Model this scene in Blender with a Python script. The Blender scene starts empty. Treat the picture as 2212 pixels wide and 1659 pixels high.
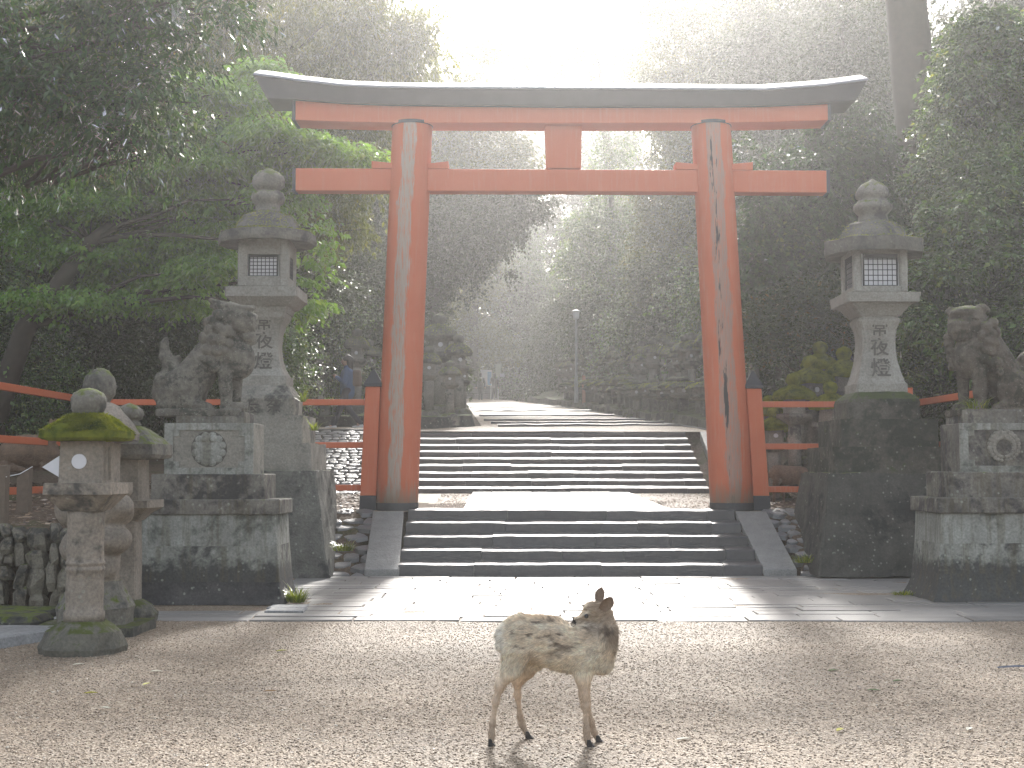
import bpy, math, random
import numpy as np
import openvdb
from mathutils import Vector

# ------------------------------------------------------------------ camera, sky, sun, exposure
SC = bpy.context.scene
F, YH, H = 2900.0, 1010.0, 1.65            # focal length and eye level in 2212-wide photo units, camera height in metres
PITCH = math.atan((YH - 829.5) / F)
cam_d = bpy.data.cameras.new("camera")
cam = bpy.data.objects.new("camera", cam_d)
SC.collection.objects.link(cam)
cam_d.sensor_width = 36.0
cam_d.lens = 36.0 * F / 2212.0
cam_d.clip_end = 600.0
cam.location = (0, 0, H)
cam.rotation_euler = (math.radians(90) + PITCH, 0, 0)
SC.camera = cam

SUN_AZ, SUN_EL = 3.4, 30.0                 # degrees right of the view axis, above the horizon
world = bpy.data.worlds.new("World")
SC.world = world
world.use_nodes = True
wn = world.node_tree
sky = wn.nodes.new("ShaderNodeTexSky")
sky.sky_type = 'NISHITA'
sky.sun_disc = False
sky.sun_elevation = math.radians(SUN_EL)
sky.sun_rotation = math.radians(SUN_AZ)
sky.air_density = 1.0
sky.dust_density = 3.0
sky.ozone_density = 1.0
hs = wn.nodes.new("ShaderNodeHueSaturation")     # thin morning overcast: a whiter sky
hs.inputs['Saturation'].default_value = 0.5
wn.links.new(sky.outputs[0], hs.inputs['Color'])
wn.links.new(hs.outputs[0], wn.nodes["Background"].inputs[0])
wn.nodes["Background"].inputs[1].default_value = 0.15

sun_d = bpy.data.lights.new("sun", 'SUN')
sun_d.energy = 2.4
sun_d.angle = math.radians(5.0)
sun_d.color = (1.0, 0.96, 0.91)
sun = bpy.data.objects.new("sun", sun_d)
SC.collection.objects.link(sun)
_d = Vector((math.sin(math.radians(SUN_AZ)) * math.cos(math.radians(SUN_EL)),
             math.cos(math.radians(SUN_AZ)) * math.cos(math.radians(SUN_EL)), math.sin(math.radians(SUN_EL))))
sun.rotation_euler = _d.to_track_quat('Z', 'Y').to_euler()
sun.location = (3, 60, 45)

vs = SC.view_settings
vs.view_transform = 'Standard'
vs.look = 'None'
vs.gamma = 1.0
vs.use_curve_mapping = False
vs.exposure = 1.46
SC.render.engine = 'CYCLES'
cy = SC.cycles
cy.max_bounces = 6
cy.diffuse_bounces = 3
cy.glossy_bounces = 2
cy.transmission_bounces = 4
cy.transparent_max_bounces = 4
cy.volume_bounces = 1
cy.caustics_reflective = False
cy.caustics_refractive = False
cy.sample_clamp_indirect = 4.0
cy.use_denoising = True

# ------------------------------------------------------------------ helpers
COL = SC.collection
RNG = np.random.default_rng(7)
random.seed(7)


def P(px, py, D):
    """world point on the plane Y = D seen at photo position (px, py), 2212 wide"""
    u, v = (px - 1106.0) / F, (829.5 - py) / F
    s = D / (math.cos(PITCH) - v * math.sin(PITCH))
    return (u * s, D, H + (v * math.cos(PITCH) + math.sin(PITCH)) * s)


def px_x(px, D): return (px - 1106.0) / F * D
def py_z(py, D): return P(1106, py, D)[2]


def _hash(ix, iy, iz, seed):
    n = (ix * 374761393 + iy * 668265263 + iz * 2147483647 + seed * 974711) & 0xffffffff
    n = ((n ^ (n >> 13)) * 1274126177) & 0xffffffff
    n = (n ^ (n >> 16)) & 0xffffffff
    return n.astype(np.float64) / 4294967295.0


def vnoise(p, freq=1.0, seed=0, octaves=1):
    """smooth value noise, -1..1, for an (n,3) array"""
    p = np.asarray(p, float) * freq
    tot = np.zeros(len(p)); amp = 1.0; norm = 0.0
    for o in range(octaves):
        i = np.floor(p).astype(np.int64); f = p - i
        f = f * f * (3 - 2 * f)
        r = np.zeros(len(p))
        for dx in (0, 1):
            wx = f[:, 0] if dx else 1 - f[:, 0]
            for dy in (0, 1):
                wy = f[:, 1] if dy else 1 - f[:, 1]
                for dz in (0, 1):
                    wz = f[:, 2] if dz else 1 - f[:, 2]
                    r += wx * wy * wz * _hash(i[:, 0] + dx, i[:, 1] + dy, i[:, 2] + dz, seed + o * 17)
        tot += amp * (r * 2 - 1); norm += amp
        amp *= 0.5; p = p * 2.03 + 11.3
    return tot / norm


def link(o, parent=None):
    COL.objects.link(o)
    if parent is not None:
        o.parent = parent
    return o


def tag(o, label=None, cat=None, group=None, kind=None):
    if label: o['label'] = label
    if cat: o['category'] = cat
    if group: o['group'] = group
    if kind: o['kind'] = kind
    return o


def empty(name, loc, label, cat, group=None, rz=0.0):
    o = bpy.data.objects.new(name, None)
    o.empty_display_size = 0.1
    link(o)
    o.location = loc
    o.rotation_euler = (0, 0, rz)
    return tag(o, label, cat, group)


def copy_tree(o, parent=None):
    c = o.copy()
    COL.objects.link(c)
    if parent is not None:
        c.parent = parent
    for ch in list(o.children):
        copy_tree(ch, c)
    return c


def mesh_from(name, V, Fc, smooth=False):
    """V (n,3); Fc list of faces or an (m,k) int array"""
    me = bpy.data.meshes.new(name)
    V = np.asarray(V, dtype=np.float32)
    if isinstance(Fc, np.ndarray):
        m, k = Fc.shape
        me.vertices.add(len(V)); me.vertices.foreach_set("co", V.ravel())
        me.loops.add(m * k); me.loops.foreach_set("vertex_index", Fc.astype(np.int32).ravel())
        me.polygons.add(m)
        me.polygons.foreach_set("loop_start", np.arange(0, m * k, k, dtype=np.int32))
        me.polygons.foreach_set("loop_total", np.full(m, k, dtype=np.int32))
        me.update(calc_edges=True)
        me.validate()
    else:
        me.from_pydata(V.tolist(), [], Fc)
        me.update()
    if smooth:
        me.polygons.foreach_set("use_smooth", np.ones(len(me.polygons), dtype=bool))
    return me


def fattr(me, name, vals):
    a = me.attributes.new(name, 'FLOAT', 'POINT')
    a.data.foreach_set("value", np.asarray(vals, dtype=np.float32))


def cattr(me, name, cols):
    a = me.attributes.new(name, 'FLOAT_COLOR', 'POINT')
    c = np.ones((len(cols), 4), dtype=np.float32); c[:, :3] = cols
    a.data.foreach_set("color", c.ravel())


class MB:
    """collects simple solids; build() links them as ONE mesh object"""
    def __init__(s): s.V = []; s.F = []; s.n = 0

    def add(s, V, Fc):
        V = np.asarray(V, float)
        s.V.append(V)
        s.F += [tuple(int(i) + s.n for i in f) for f in Fc]
        s.n += len(V)
        return s

    def box(s, x0, x1, y0, y1, z0, z1):
        return s.loft([[(x0, y0, z0), (x1, y0, z0), (x1, y1, z0), (x0, y1, z0)],
                       [(x0, y0, z1), (x1, y0, z1), (x1, y1, z1), (x0, y1, z1)]])

    def loft(s, rings, caps=True):
        n = len(rings[0]); V = [p for r in rings for p in r]; Fc = []
        for k in range(len(rings) - 1):
            for i in range(n):
                j = (i + 1) % n
                Fc.append((k * n + i, k * n + j, (k + 1) * n + j, (k + 1) * n + i))
        if caps:
            Fc.append(tuple(range(n - 1, -1, -1)))
            Fc.append(tuple((len(rings) - 1) * n + i for i in range(n)))
        return s.add(V, Fc)

    def sq(s, prof, cx=0, cy=0, ch=0.0):
        """stack of (half_width, half_depth, z); ch chamfers the four corners"""
        rings = []
        for (w, d, z) in prof:
            if ch > 0:
                c = min(ch, w * .45, d * .45)
                r = [(-w + c, -d), (w - c, -d), (w, -d + c), (w, d - c), (w - c, d), (-w + c, d), (-w, d - c), (-w, -d + c)]
            else:
                r = [(-w, -d), (w, -d), (w, d), (-w, d)]
            rings.append([(cx + x, cy + y, z) for x, y in r])
        return s.loft(rings)

    def lathe(s, prof, n=24, cx=0, cy=0, rot=0.0):
        rings = []
        for (r, z) in prof:
            rings.append([(cx + r * math.cos(rot + 2 * math.pi * i / n), cy + r * math.sin(rot + 2 * math.pi * i / n), z) for i in range(n)])
        return s.loft(rings)

    def tube(s, pts, rad, n=8, caps=True):
        pts = [Vector(p) for p in pts]; rings = []
        if not hasattr(rad, '__len__'): rad = [rad] * len(pts)
        prev = None
        for i, p in enumerate(pts):
            t = (pts[min(i + 1, len(pts) - 1)] - pts[max(i - 1, 0)])
            t = t.normalized() if t.length > 1e-9 else Vector((0, 0, 1))
            if prev is None:
                a = Vector((0, 0, 1)) if abs(t.z) < .9 else Vector((1, 0, 0))
                u = t.cross(a).normalized()
            else:
                u = (prev - t * prev.dot(t)); u = u.normalized() if u.length > 1e-6 else t.orthogonal().normalized()
            prev = u; w = t.cross(u)
            rings.append([tuple(p + (u * math.cos(2 * math.pi * k / n) + w * math.sin(2 * math.pi * k / n)) * rad[i]) for k in range(n)])
        return s.loft(rings, caps)

    def build(s, name, mat, parent=None, smooth=False, bevel=0.0, rough=0.0, rfreq=4.0, cell=0.0, loc=None, seed=1):
        V = np.concatenate(s.V) if s.V else np.zeros((0, 3))
        me = mesh_from(name, V, s.F, smooth)
        if rough > 0 or cell > 0:
            import bmesh
            bm = bmesh.new(); bm.from_mesh(me)
            if bevel > 0:
                bmesh.ops.bevel(bm, geom=bm.edges[:], offset=bevel, segments=1, affect='EDGES', profile=0.6)
            if cell > 0:
                for _ in range(6):
                    long = [e for e in bm.edges if e.calc_length() > cell]
                    if not long or len(bm.verts) > 60000: break
                    bmesh.ops.subdivide_edges(bm, edges=long, cuts=1, use_grid_fill=True)
            bmesh.ops.triangulate(bm, faces=[f for f in bm.faces if len(f.verts) > 4])
            bm.normal_update()
            co = np.array([v.co[:] for v in bm.verts]); no = np.array([v.normal[:] for v in bm.verts])
            if rough > 0:
                d = vnoise(co, rfreq, seed, 3) * rough
                co = co + no * d[:, None]
                for v, c in zip(bm.verts, co): v.co = c
            bm.to_mesh(me); bm.free()
            if smooth:
                me.polygons.foreach_set("use_smooth", np.ones(len(me.polygons), dtype=bool))
        o = bpy.data.objects.new(name, me)
        me.materials.append(mat)
        link(o, parent)
        if loc is not None: o.location = loc
        if bevel > 0 and not (rough > 0 or cell > 0):
            b = o.modifiers.new("bevel", 'BEVEL'); b.width = bevel; b.segments = 2; b.limit_method = 'ANGLE'; b.angle_limit = math.radians(35)
        return o


def obj(name, me, mat, parent=None, loc=None):
    o = bpy.data.objects.new(name, me)
    if mat is not None: me.materials.append(mat)
    link(o, parent)
    if loc is not None: o.location = loc
    return o


# ------------------------------------------------------------------ signed-distance modelling for continuous bodies
def sdf_mesh(prims, res, k=0.03, noise=None):
    """prims: ('c',a,b,ra,rb[,k]) tapered capsule, ('e',c,(rx,ry,rz)[,k]) ellipsoid, ('b',c,half,round) rounded box; prefix '-' carves"""
    lo = np.full(3, 1e9); hi = np.full(3, -1e9); bbs = []
    for p in prims:
        t = p[0].strip('-')
        if t == 'c':
            a, b = np.array(p[1], float), np.array(p[2], float)
            bl = np.minimum(a - p[3], b - p[4]); bh = np.maximum(a + p[3], b + p[4])
        else:
            c = np.array(p[1], float); r = np.array(p[2], float); bl, bh = c - r, c + r
        bbs.append((bl, bh))
        if not p[0].startswith('-'):
            lo = np.minimum(lo, bl); hi = np.maximum(hi, bh)
    lo = lo - 4 * res - .02; hi = hi + 4 * res + .02
    n = np.ceil((hi - lo) / res).astype(int) + 1
    G = np.full(n, 0.2, dtype=np.float32)
    ax = [lo[i] + np.arange(n[i]) * res for i in range(3)]
    for p, (bl, bh) in zip(prims, bbs):
        t = p[0].strip('-'); neg = p[0].startswith('-')
        kk = k
        if t == 'c' and len(p) > 5: kk = p[5]
        if t == 'e' and len(p) > 3: kk = p[3]
        m = kk * 1.5 + 4 * res
        i0 = np.maximum(np.floor((bl - m - lo) / res).astype(int), 0); i1 = np.minimum(np.ceil((bh + m - lo) / res).astype(int) + 1, n)
        sl = tuple(slice(i0[i], i1[i]) for i in range(3))
        X, Y, Z = np.meshgrid(ax[0][sl[0]], ax[1][sl[1]], ax[2][sl[2]], indexing='ij')
        if t == 'c':
            a = np.array(p[1], float); b = np.array(p[2], float); ab = b - a; L2 = max(float(ab @ ab), 1e-9)
            h = np.clip(((X - a[0]) * ab[0] + (Y - a[1]) * ab[1] + (Z - a[2]) * ab[2]) / L2, 0, 1)
            d = np.sqrt((X - a[0] - h * ab[0]) ** 2 + (Y - a[1] - h * ab[1]) ** 2 + (Z - a[2] - h * ab[2]) ** 2) - (p[3] + (p[4] - p[3]) * h)
        elif t == 'e':
            c, r = p[1], p[2]
            k0 = np.sqrt(((X - c[0]) / r[0]) ** 2 + ((Y - c[1]) / r[1]) ** 2 + ((Z - c[2]) / r[2]) ** 2)
            k1 = np.sqrt(((X - c[0]) / r[0] ** 2) ** 2 + ((Y - c[1]) / r[1] ** 2) ** 2 + ((Z - c[2]) / r[2] ** 2) ** 2)
            d = k0 * (k0 - 1) / np.maximum(k1, 1e-6)
        else:
            c, r, q = p[1], p[2], p[3]
            dx = np.abs(X - c[0]) - r[0] + q; dy = np.abs(Y - c[1]) - r[1] + q; dz = np.abs(Z - c[2]) - r[2] + q
            d = np.sqrt(np.maximum(dx, 0) ** 2 + np.maximum(dy, 0) ** 2 + np.maximum(dz, 0) ** 2) + np.minimum(np.maximum(dx, np.maximum(dy, dz)), 0) - q
        g = G[sl]
        if neg:
            d = -d
            hh = np.clip(0.5 - 0.5 * (g - d) / kk, 0, 1)
            G[sl] = g * (1 - hh) + d * hh + kk * hh * (1 - hh)
        else:
            hh = np.clip(0.5 + 0.5 * (d - g) / kk, 0, 1)
            G[sl] = d * (1 - hh) + g * hh - kk * hh * (1 - hh)
    grid = openvdb.FloatGrid(0.2)
    grid.copyFromArray(np.ascontiguousarray(G))
    V, Q = grid.convertToQuads(0.0)
    V = np.array(V, float) * res + lo; Q = np.array(Q, dtype=np.int64)
    a, b, c, d = V[Q[:, 0]], V[Q[:, 1]], V[Q[:, 2]], V[Q[:, 3]]
    vol = np.einsum('ij,ij->i', a, np.cross(b, c)).sum() + np.einsum('ij,ij->i', a, np.cross(c, d)).sum()
    if vol < 0: Q = Q[:, ::-1].copy()
    if noise:
        N = vnormals(V, Q)
        for (amp, fr, sd) in noise:
            V = V + N * (vnoise(V, fr, sd, 2) * amp)[:, None]
    return V, Q


def vnormals(V, Q):
    fn = np.cross(V[Q[:, 2]] - V[Q[:, 0]], V[Q[:, 3 % Q.shape[1]]] - V[Q[:, 1]]) if Q.shape[1] == 4 else np.cross(V[Q[:, 1]] - V[Q[:, 0]], V[Q[:, 2]] - V[Q[:, 0]])
    N = np.zeros_like(V)
    for i in range(Q.shape[1]): np.add.at(N, Q[:, i], fn)
    return N / np.maximum(np.linalg.norm(N, axis=1), 1e-9)[:, None]


def blades(V, Q, n, length, width, flow, lift=0.35, rng=RNG, mask=None):
    """n thin hair blades on a surface; flow(p) gives the lie of the hair. returns V, F(tris), root points"""
    N = vnormals(V, Q)
    a, b, c = V[Q[:, 0]], V[Q[:, 1]], V[Q[:, 2]]
    ar = np.linalg.norm(np.cross(b - a, c - a), axis=1)
    if mask is not None: ar = ar * mask(V[Q].mean(axis=1))
    idx = rng.choice(len(Q), n, p=ar / ar.sum())
    w = rng.random((n, Q.shape[1])); w /= w.sum(1)[:, None]
    p = np.einsum('ij,ijk->ik', w, V[Q[idx]]); nn = np.einsum('ij,ijk->ik', w, N[Q[idx]])
    fl = flow(p)
    fl = fl - nn * (fl * nn).sum(1)[:, None]
    fl /= np.maximum(np.linalg.norm(fl, axis=1), 1e-6)[:, None]
    d = fl + nn * (lift + rng.normal(0, .15, n))[:, None] + rng.normal(0, .18, (n, 3))
    d /= np.linalg.norm(d, axis=1)[:, None]
    s = np.cross(d, nn + rng.normal(0, .4, (n, 3))); s /= np.maximum(np.linalg.norm(s, axis=1), 1e-6)[:, None]
    L = (length * (0.6 + .8 * rng.random(n)))[:, None]
    VV = np.empty((n, 3, 3))
    VV[:, 0] = p - s * width; VV[:, 1] = p + s * width; VV[:, 2] = p + d * L
    return VV.reshape(-1, 3), np.arange(n * 3).reshape(-1, 3), np.repeat(p, 3, axis=0)
# ------------------------------------------------------------------ materials
class NT:
    def __init__(s, name):
        s.m = bpy.data.materials.new(name); s.m.use_nodes = True
        s.t = s.m.node_tree; s.b = s.t.nodes["Principled BSDF"]; s.out = s.t.nodes["Material Output"]

    def n(s, typ, **kw):
        nd = s.t.nodes.new("ShaderNode" + typ)
        for k, v in kw.items():
            if k.startswith('i_'):
                key = k[2:]
                nd.inputs[int(key) if key.isdigit() else key.replace('_', ' ')].default_value = v
            else: setattr(nd, k, v)
        return nd

    def l(s, a, b): s.t.links.new(a, b)

    def coords(s, scale=(1, 1, 1), rnd=True):
        tc = s.n("TexCoord"); mp = s.n("Mapping"); mp.inputs['Scale'].default_value = scale
        s.l(tc.outputs['Object'], mp.inputs['Vector'])
        if rnd:
            oi = s.n("ObjectInfo"); mu = s.n("Math", operation='MULTIPLY'); mu.inputs[1].default_value = 57.0
            s.l(oi.outputs['Random'], mu.inputs[0]); s.l(mu.outputs[0], mp.inputs['Location'])
        return mp.outputs[0]

    def noise(s, vec, scale, detail=4, rough=.55, dist=0.0):
        nd = s.n("TexNoise"); nd.inputs['Scale'].default_value = scale; nd.inputs['Detail'].default_value = detail
        nd.inputs['Roughness'].default_value = rough; nd.inputs['Distortion'].default_value = dist
        s.l(vec, nd.inputs['Vector']); return nd.outputs[0]

    def ramp(s, fac, stops):
        r = s.n("ValToRGB"); e = r.color_ramp.elements
        while len(e) < len(stops): e.new(0.5)
        for el, (p, c) in zip(e, stops):
            el.position = p; el.color = (c[0], c[1], c[2], 1) if hasattr(c, '__len__') else (c, c, c, 1)
        s.l(fac, r.inputs[0]); return r.outputs[0]

    def mix(s, fac, a, b, mode='MIX'):
        m = s.n("Mix", data_type='RGBA', blend_type=mode)
        for i, v in ((0, fac), (6, a), (7, b)):
            if isinstance(v, (int, float)): m.inputs[i].default_value = v
            elif isinstance(v, tuple): m.inputs[i].default_value = (*v[:3], 1)
            else: s.l(v, m.inputs[i])
        return m.outputs[2]

    def math(s, op, a, b=None, c=None):
        m = s.n("Math", operation=op)
        for i, v in enumerate((a, b, c)):
            if v is None: continue
            if isinstance(v, (int, float)): m.inputs[i].default_value = v
            else: s.l(v, m.inputs[i])
        return m.outputs[0]

    def bump(s, h, strength, dist=0.02):
        b = s.n("Bump"); b.inputs['Strength'].default_value = strength; b.inputs['Distance'].default_value = dist
        s.l(h, b.inputs['Height']); s.l(b.outputs[0], s.b.inputs['Normal'])

    def base(s, c):
        if isinstance(c, tuple): s.b.inputs['Base Color'].default_value = (*c, 1)
        else: s.l(c, s.b.inputs['Base Color'])
        return s

    def rough(s, r, spec=0.5):
        if isinstance(r, (int, float)): s.b.inputs['Roughness'].default_value = r
        else: s.l(r, s.b.inputs['Roughness'])
        s.b.inputs['Specular IOR Level'].default_value = spec
        return s


MOSS = (0.10, 0.13, 0.012)


def stone(name, c0, c1, dark=(0.05, 0.05, 0.045), darkness=.5, moss=0.0, mosscol=MOSS, lichen=.5, sc=1.0, rough=.85, streak=0.0, spec=.3, bump=.5, lowdark=None):
    t = NT(name); v = t.coords()
    n1 = t.noise(v, 2.6 * sc, 6, .6); n2 = t.noise(v, 34 * sc, 3, .6); n3 = t.noise(v, 1.1 * sc, 5, .65, .6); n4 = t.noise(v, 9 * sc, 4, .6)
    col = t.mix(t.ramp(n1, [(.35, 0.0), (.65, 1.0)]), c0, c1)
    dm = t.ramp(t.math('ADD', t.math('MULTIPLY', n3, .7), t.math('MULTIPLY', n4, .3)), [(.29 + .21 * darkness, 1.0), (.37 + .21 * darkness, 0.0)])
    if lowdark:
        z0, z1, amt = lowdark
        tc = t.n("TexCoord"); sp = t.n("SeparateXYZ"); t.l(tc.outputs['Object'], sp.inputs[0])
        mr = t.n("MapRange"); t.l(sp.outputs[2], mr.inputs[0])
        mr.inputs[1].default_value = z0; mr.inputs[2].default_value = z1; mr.inputs[3].default_value = amt; mr.inputs[4].default_value = 0
        lm = t.ramp(t.math('ADD', mr.outputs[0], t.math('SUBTRACT', n4, .5)), [(.35, 0.0), (.6, 1.0)])
        dm = t.math('MAXIMUM', dm, lm)
    col = t.mix(t.math('MULTIPLY', dm, .85), col, dark)
    if streak > 0:
        vs_ = t.coords((5, 5, .35)); ns = t.noise(vs_, 2.5, 4, .6)
        col = t.mix(t.math('MULTIPLY', t.ramp(ns, [(.5, 0.0), (.62, 1.0)]), streak), col, (0.10, 0.085, 0.05))
    if lichen > 0:
        vo = t.n("TexVoronoi"); vo.inputs['Scale'].default_value = 13 * sc; t.l(v, vo.inputs['Vector'])
        li = t.math('MULTIPLY', t.ramp(t.math('ADD', vo.outputs['Distance'], t.math('MULTIPLY', n2, .25)), [(.30, 1.0), (.38, 0.0)]),
                    t.ramp(n4, [(.5, 0.0), (.6, 1.0)]))
        col = t.mix(t.math('MULTIPLY', li, lichen), col, (0.36, 0.38, 0.32))
    col = t.mix(.5, col, t.ramp(n2, [(.3, .45), (.7, 1.35)]), 'MULTIPLY')
    if moss > 0:
        ge = t.n("NewGeometry"); sp2 = t.n("SeparateXYZ"); t.l(ge.outputs['Normal'], sp2.inputs[0])
        mm = t.math('ADD', t.math('MULTIPLY', sp2.outputs[2], .55), t.math('MULTIPLY', t.math('SUBTRACT', n4, .5), 1.6))
        mm = t.ramp(t.math('ADD', mm, moss - .5), [(.25, 0.0), (.45, 1.0)])
        mc = t.mix(n1, tuple(x * .5 for x in mosscol), tuple(x * 1.25 for x in mosscol))
        col = t.mix(mm, col, mc)
    t.base(col).rough(rough, spec)
    t.bump(t.math('ADD', t.math('MULTIPLY', n2, .5), t.math('ADD', n4, t.math('MULTIPLY', n1, .7))), bump, .03)
    return t.m


def leaf(name, ca, cb, cc=None, trans=.45, gloss=.35, tboost=2.2, grough=.3):
    """two-sided leaf: colour picked per leaf, thin enough for sun to come through"""
    t = NT(name)
    at = t.n("Attribute", attribute_name="shade")
    stops = [(0.0, ca), (.75, cb)] + ([(1.0, cc)] if cc else [])
    col = t.ramp(at.outputs['Fac'], stops)
    df = t.n("BsdfDiffuse"); t.l(col, df.inputs[0])
    tr = t.n("BsdfTranslucent")
    t.l(t.mix(1.0, col, (tboost * 1.05, tboost * 1.0, tboost * .45), 'MULTIPLY'), tr.inputs[0])
    mx = t.n("MixShader"); mx.inputs[0].default_value = trans; t.l(df.outputs[0], mx.inputs[1]); t.l(tr.outputs[0], mx.inputs[2])
    gl = t.n("BsdfGlossy"); gl.inputs['Roughness'].default_value = grough; gl.inputs[0].default_value = (1, 1, 1, 1)
    fr = t.n("Fresnel"); fr.inputs[0].default_value = 1.4
    m2 = t.n("MixShader"); t.l(t.math('MULTIPLY', fr.outputs[0], gloss), m2.inputs[0]); t.l(mx.outputs[0], m2.inputs[1]); t.l(gl.outputs[0], m2.inputs[2])
    t.l(m2.outputs[0], t.out.inputs[0])
    return t.m


def plain(name, c, rough=.7, spec=.4, var=.25, sc=8, bump=.2, metal=0.0):
    t = NT(name); v = t.coords(); n1 = t.noise(v, sc, 5, .6)
    t.base(t.mix(n1, tuple(x * (1 - var) for x in c), tuple(min(x * (1 + var), 1) for x in c))).rough(rough, spec)
    t.b.inputs['Metallic'].default_value = metal
    if bump: t.bump(n1, bump, .01)
    return t.m


def vcol(name, rough=.9, spec=.2, sc=60, bump=.4, trans=0.0):
    """colour painted on the mesh (coat markings, fur shade, cloth)"""
    t = NT(name); v = t.coords(rnd=False); n1 = t.noise(v, sc, 4, .6); n2 = t.noise(v, sc * .25, 3, .6)
    at = t.n("Attribute", attribute_name="col")
    c = t.mix(.6, at.outputs['Color'], t.ramp(t.math('ADD', t.math('MULTIPLY', n1, .5), t.math('MULTIPLY', n2, .5)), [(.3, .55), (.7, 1.4)]), 'MULTIPLY')
    t.base(c).rough(rough, spec)
    if bump: t.bump(n1, bump, .01)
    if trans:
        tr = t.n("BsdfTranslucent"); t.l(c, tr.inputs[0]); mx = t.n("MixShader"); mx.inputs[0].default_value = trans
        t.l(t.b.outputs[0], mx.inputs[1]); t.l(tr.outputs[0], mx.inputs[2]); t.l(mx.outputs[0], t.out.inputs[0])
    return t.m


def vermilion(name, strip=None, worn=.5, lean=0.0, crack=False):
    """red-orange lacquer; strip=(x0,half width) is the weathered bare streak on a pillar's front"""
    t = NT(name); v = t.coords(rnd=True); vv = t.coords((6, 6, .55))
    n1 = t.noise(v, 3, 5, .6); ng = t.noise(vv, 3.0, 6, .65); nf = t.noise(t.coords((30, 30, 1.2)), 3, 4, .6)
    col = t.mix(n1, (0.53, 0.115, 0.042), (0.61, 0.16, 0.068))
    col = t.mix(t.math('MULTIPLY', t.ramp(ng, [(.52, 0.0), (.66, 1.0)]), .35 * worn), col, (0.55, 0.26, 0.17))
    if strip:
        tc = t.n("TexCoord"); sp = t.n("SeparateXYZ"); t.l(tc.outputs['Object'], sp.inputs[0])
        nz = t.noise(t.coords((.6, .6, .9), rnd=False), 1.3, 3, .6)
        ox = t.math('SUBTRACT', sp.outputs[0], t.math('MULTIPLY', sp.outputs[2], lean))
        dx = t.math('ABSOLUTE', t.math('SUBTRACT', t.math('ADD', ox, t.math('MULTIPLY', t.math('SUBTRACT', nz, .5), .22)), strip[0]))
        e = t.math('SUBTRACT', strip[1], dx)
        e = t.math('ADD', e, t.math('MULTIPLY', t.math('SUBTRACT', ng, .5), .22))
        fr = t.math('LESS_THAN', sp.outputs[1], 0.0)
        mk = t.math('MULTIPLY', t.ramp(e, [(0.0, 0.0), (.018, 1.0)]), fr)
        grey = t.mix(nf, (0.30, 0.225, 0.17), (0.48, 0.40, 0.32)) if not crack else t.mix(nf, (0.26, 0.15, 0.105), (0.46, 0.29, 0.22))
        col = t.mix(t.math('MULTIPLY', mk, t.ramp(t.noise(vv, 7.0, 4, .7), [(.36, .25), (.5, .95)])), col, grey)
        if crack:
            e2 = t.math('SUBTRACT', .045, t.math('ABSOLUTE', t.math('SUBTRACT', ox, strip[0] - .05)))
            e2 = t.math('ADD', e2, t.math('MULTIPLY', t.math('SUBTRACT', ng, .57), .45))
            col = t.mix(t.math('MULTIPLY', t.ramp(e2, [(0.0, 0.0), (.02, 1.0)]), fr), col, (0.035, 0.028, 0.025))
        # lower end bleached
        mr = t.n("MapRange"); t.l(sp.outputs[2], mr.inputs[0]); mr.inputs[1].default_value = .05; mr.inputs[2].default_value = .75
        mr.inputs[3].default_value = .75; mr.inputs[4].default_value = 0
        col = t.mix(t.ramp(t.math('ADD', mr.outputs[0], t.math('SUBTRACT', ng, .5)), [(.3, 0.0), (.7, .8)]), col, (0.33, 0.24, 0.17))
    t.base(col).rough(.55, .35)
    t.bump(t.math('ADD', nf, t.math('MULTIPLY', ng, .5)), .25, .012)
    return t.m


M = {}
M['granite'] = stone("weathered granite", (0.20, 0.185, 0.155), (0.29, 0.27, 0.225), darkness=.35, moss=.12, lichen=.35)
M['cap_stone'] = stone('weathered lantern cap stone', (0.10, 0.092, 0.075), (0.175, 0.16, 0.13), darkness=.5, moss=.22, lichen=.3)
M['plinth_moss'] = stone('dark moss streaked plinth', (0.05, 0.05, 0.038), (0.10, 0.09, 0.07), darkness=.8, moss=.55, mosscol=(.045, .065, .012), lichen=.4, dark=(.02, .024, .016))
M['granite_pale'] = stone("carved granite", (0.24, 0.225, 0.19), (0.33, 0.31, 0.265), darkness=.1, moss=0, lichen=.25)  # paler granite with few dark patches and no moss
M['pedestal'] = stone("stained pedestal granite", (0.20, 0.20, 0.172), (0.30, 0.30, 0.258), darkness=.6, moss=.05, lichen=.5, streak=.5, dark=(0.03, 0.03, 0.03), lowdark=(.2, .72, 1.1))
M['foot_black'] = stone('blackened foot course', (0.04, 0.04, 0.042), (0.085, 0.08, 0.075), darkness=.5, moss=.05, lichen=.6, dark=(.02, .02, .022))
M['pedestal_dark'] = stone("blackened pedestal granite", (0.13, 0.12, 0.105), (0.225, 0.205, 0.17), darkness=.7, moss=.18, lichen=.55, streak=.5, dark=(0.025, 0.025, 0.027))
M['rock_dark'] = stone("dark mossy base stone", (0.045, 0.045, 0.038), (0.085, 0.082, 0.068), darkness=.6, moss=.34, lichen=.6, dark=(0.018, 0.02, 0.02))
M['rock_base'] = stone("grey battered base stone", (0.10, 0.10, 0.085), (0.17, 0.165, 0.14), darkness=.6, moss=.2, lichen=.6, dark=(0.03, 0.032, 0.03))
M['lantern'] = stone("lantern sandstone", (0.20, 0.17, 0.135), (0.30, 0.255, 0.205), darkness=.3, moss=.06, lichen=.3)
M['lantern_moss'] = stone("mossed lantern stone", (0.13, 0.12, 0.10), (0.22, 0.20, 0.165), darkness=.6, moss=.42, lichen=.3)
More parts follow.
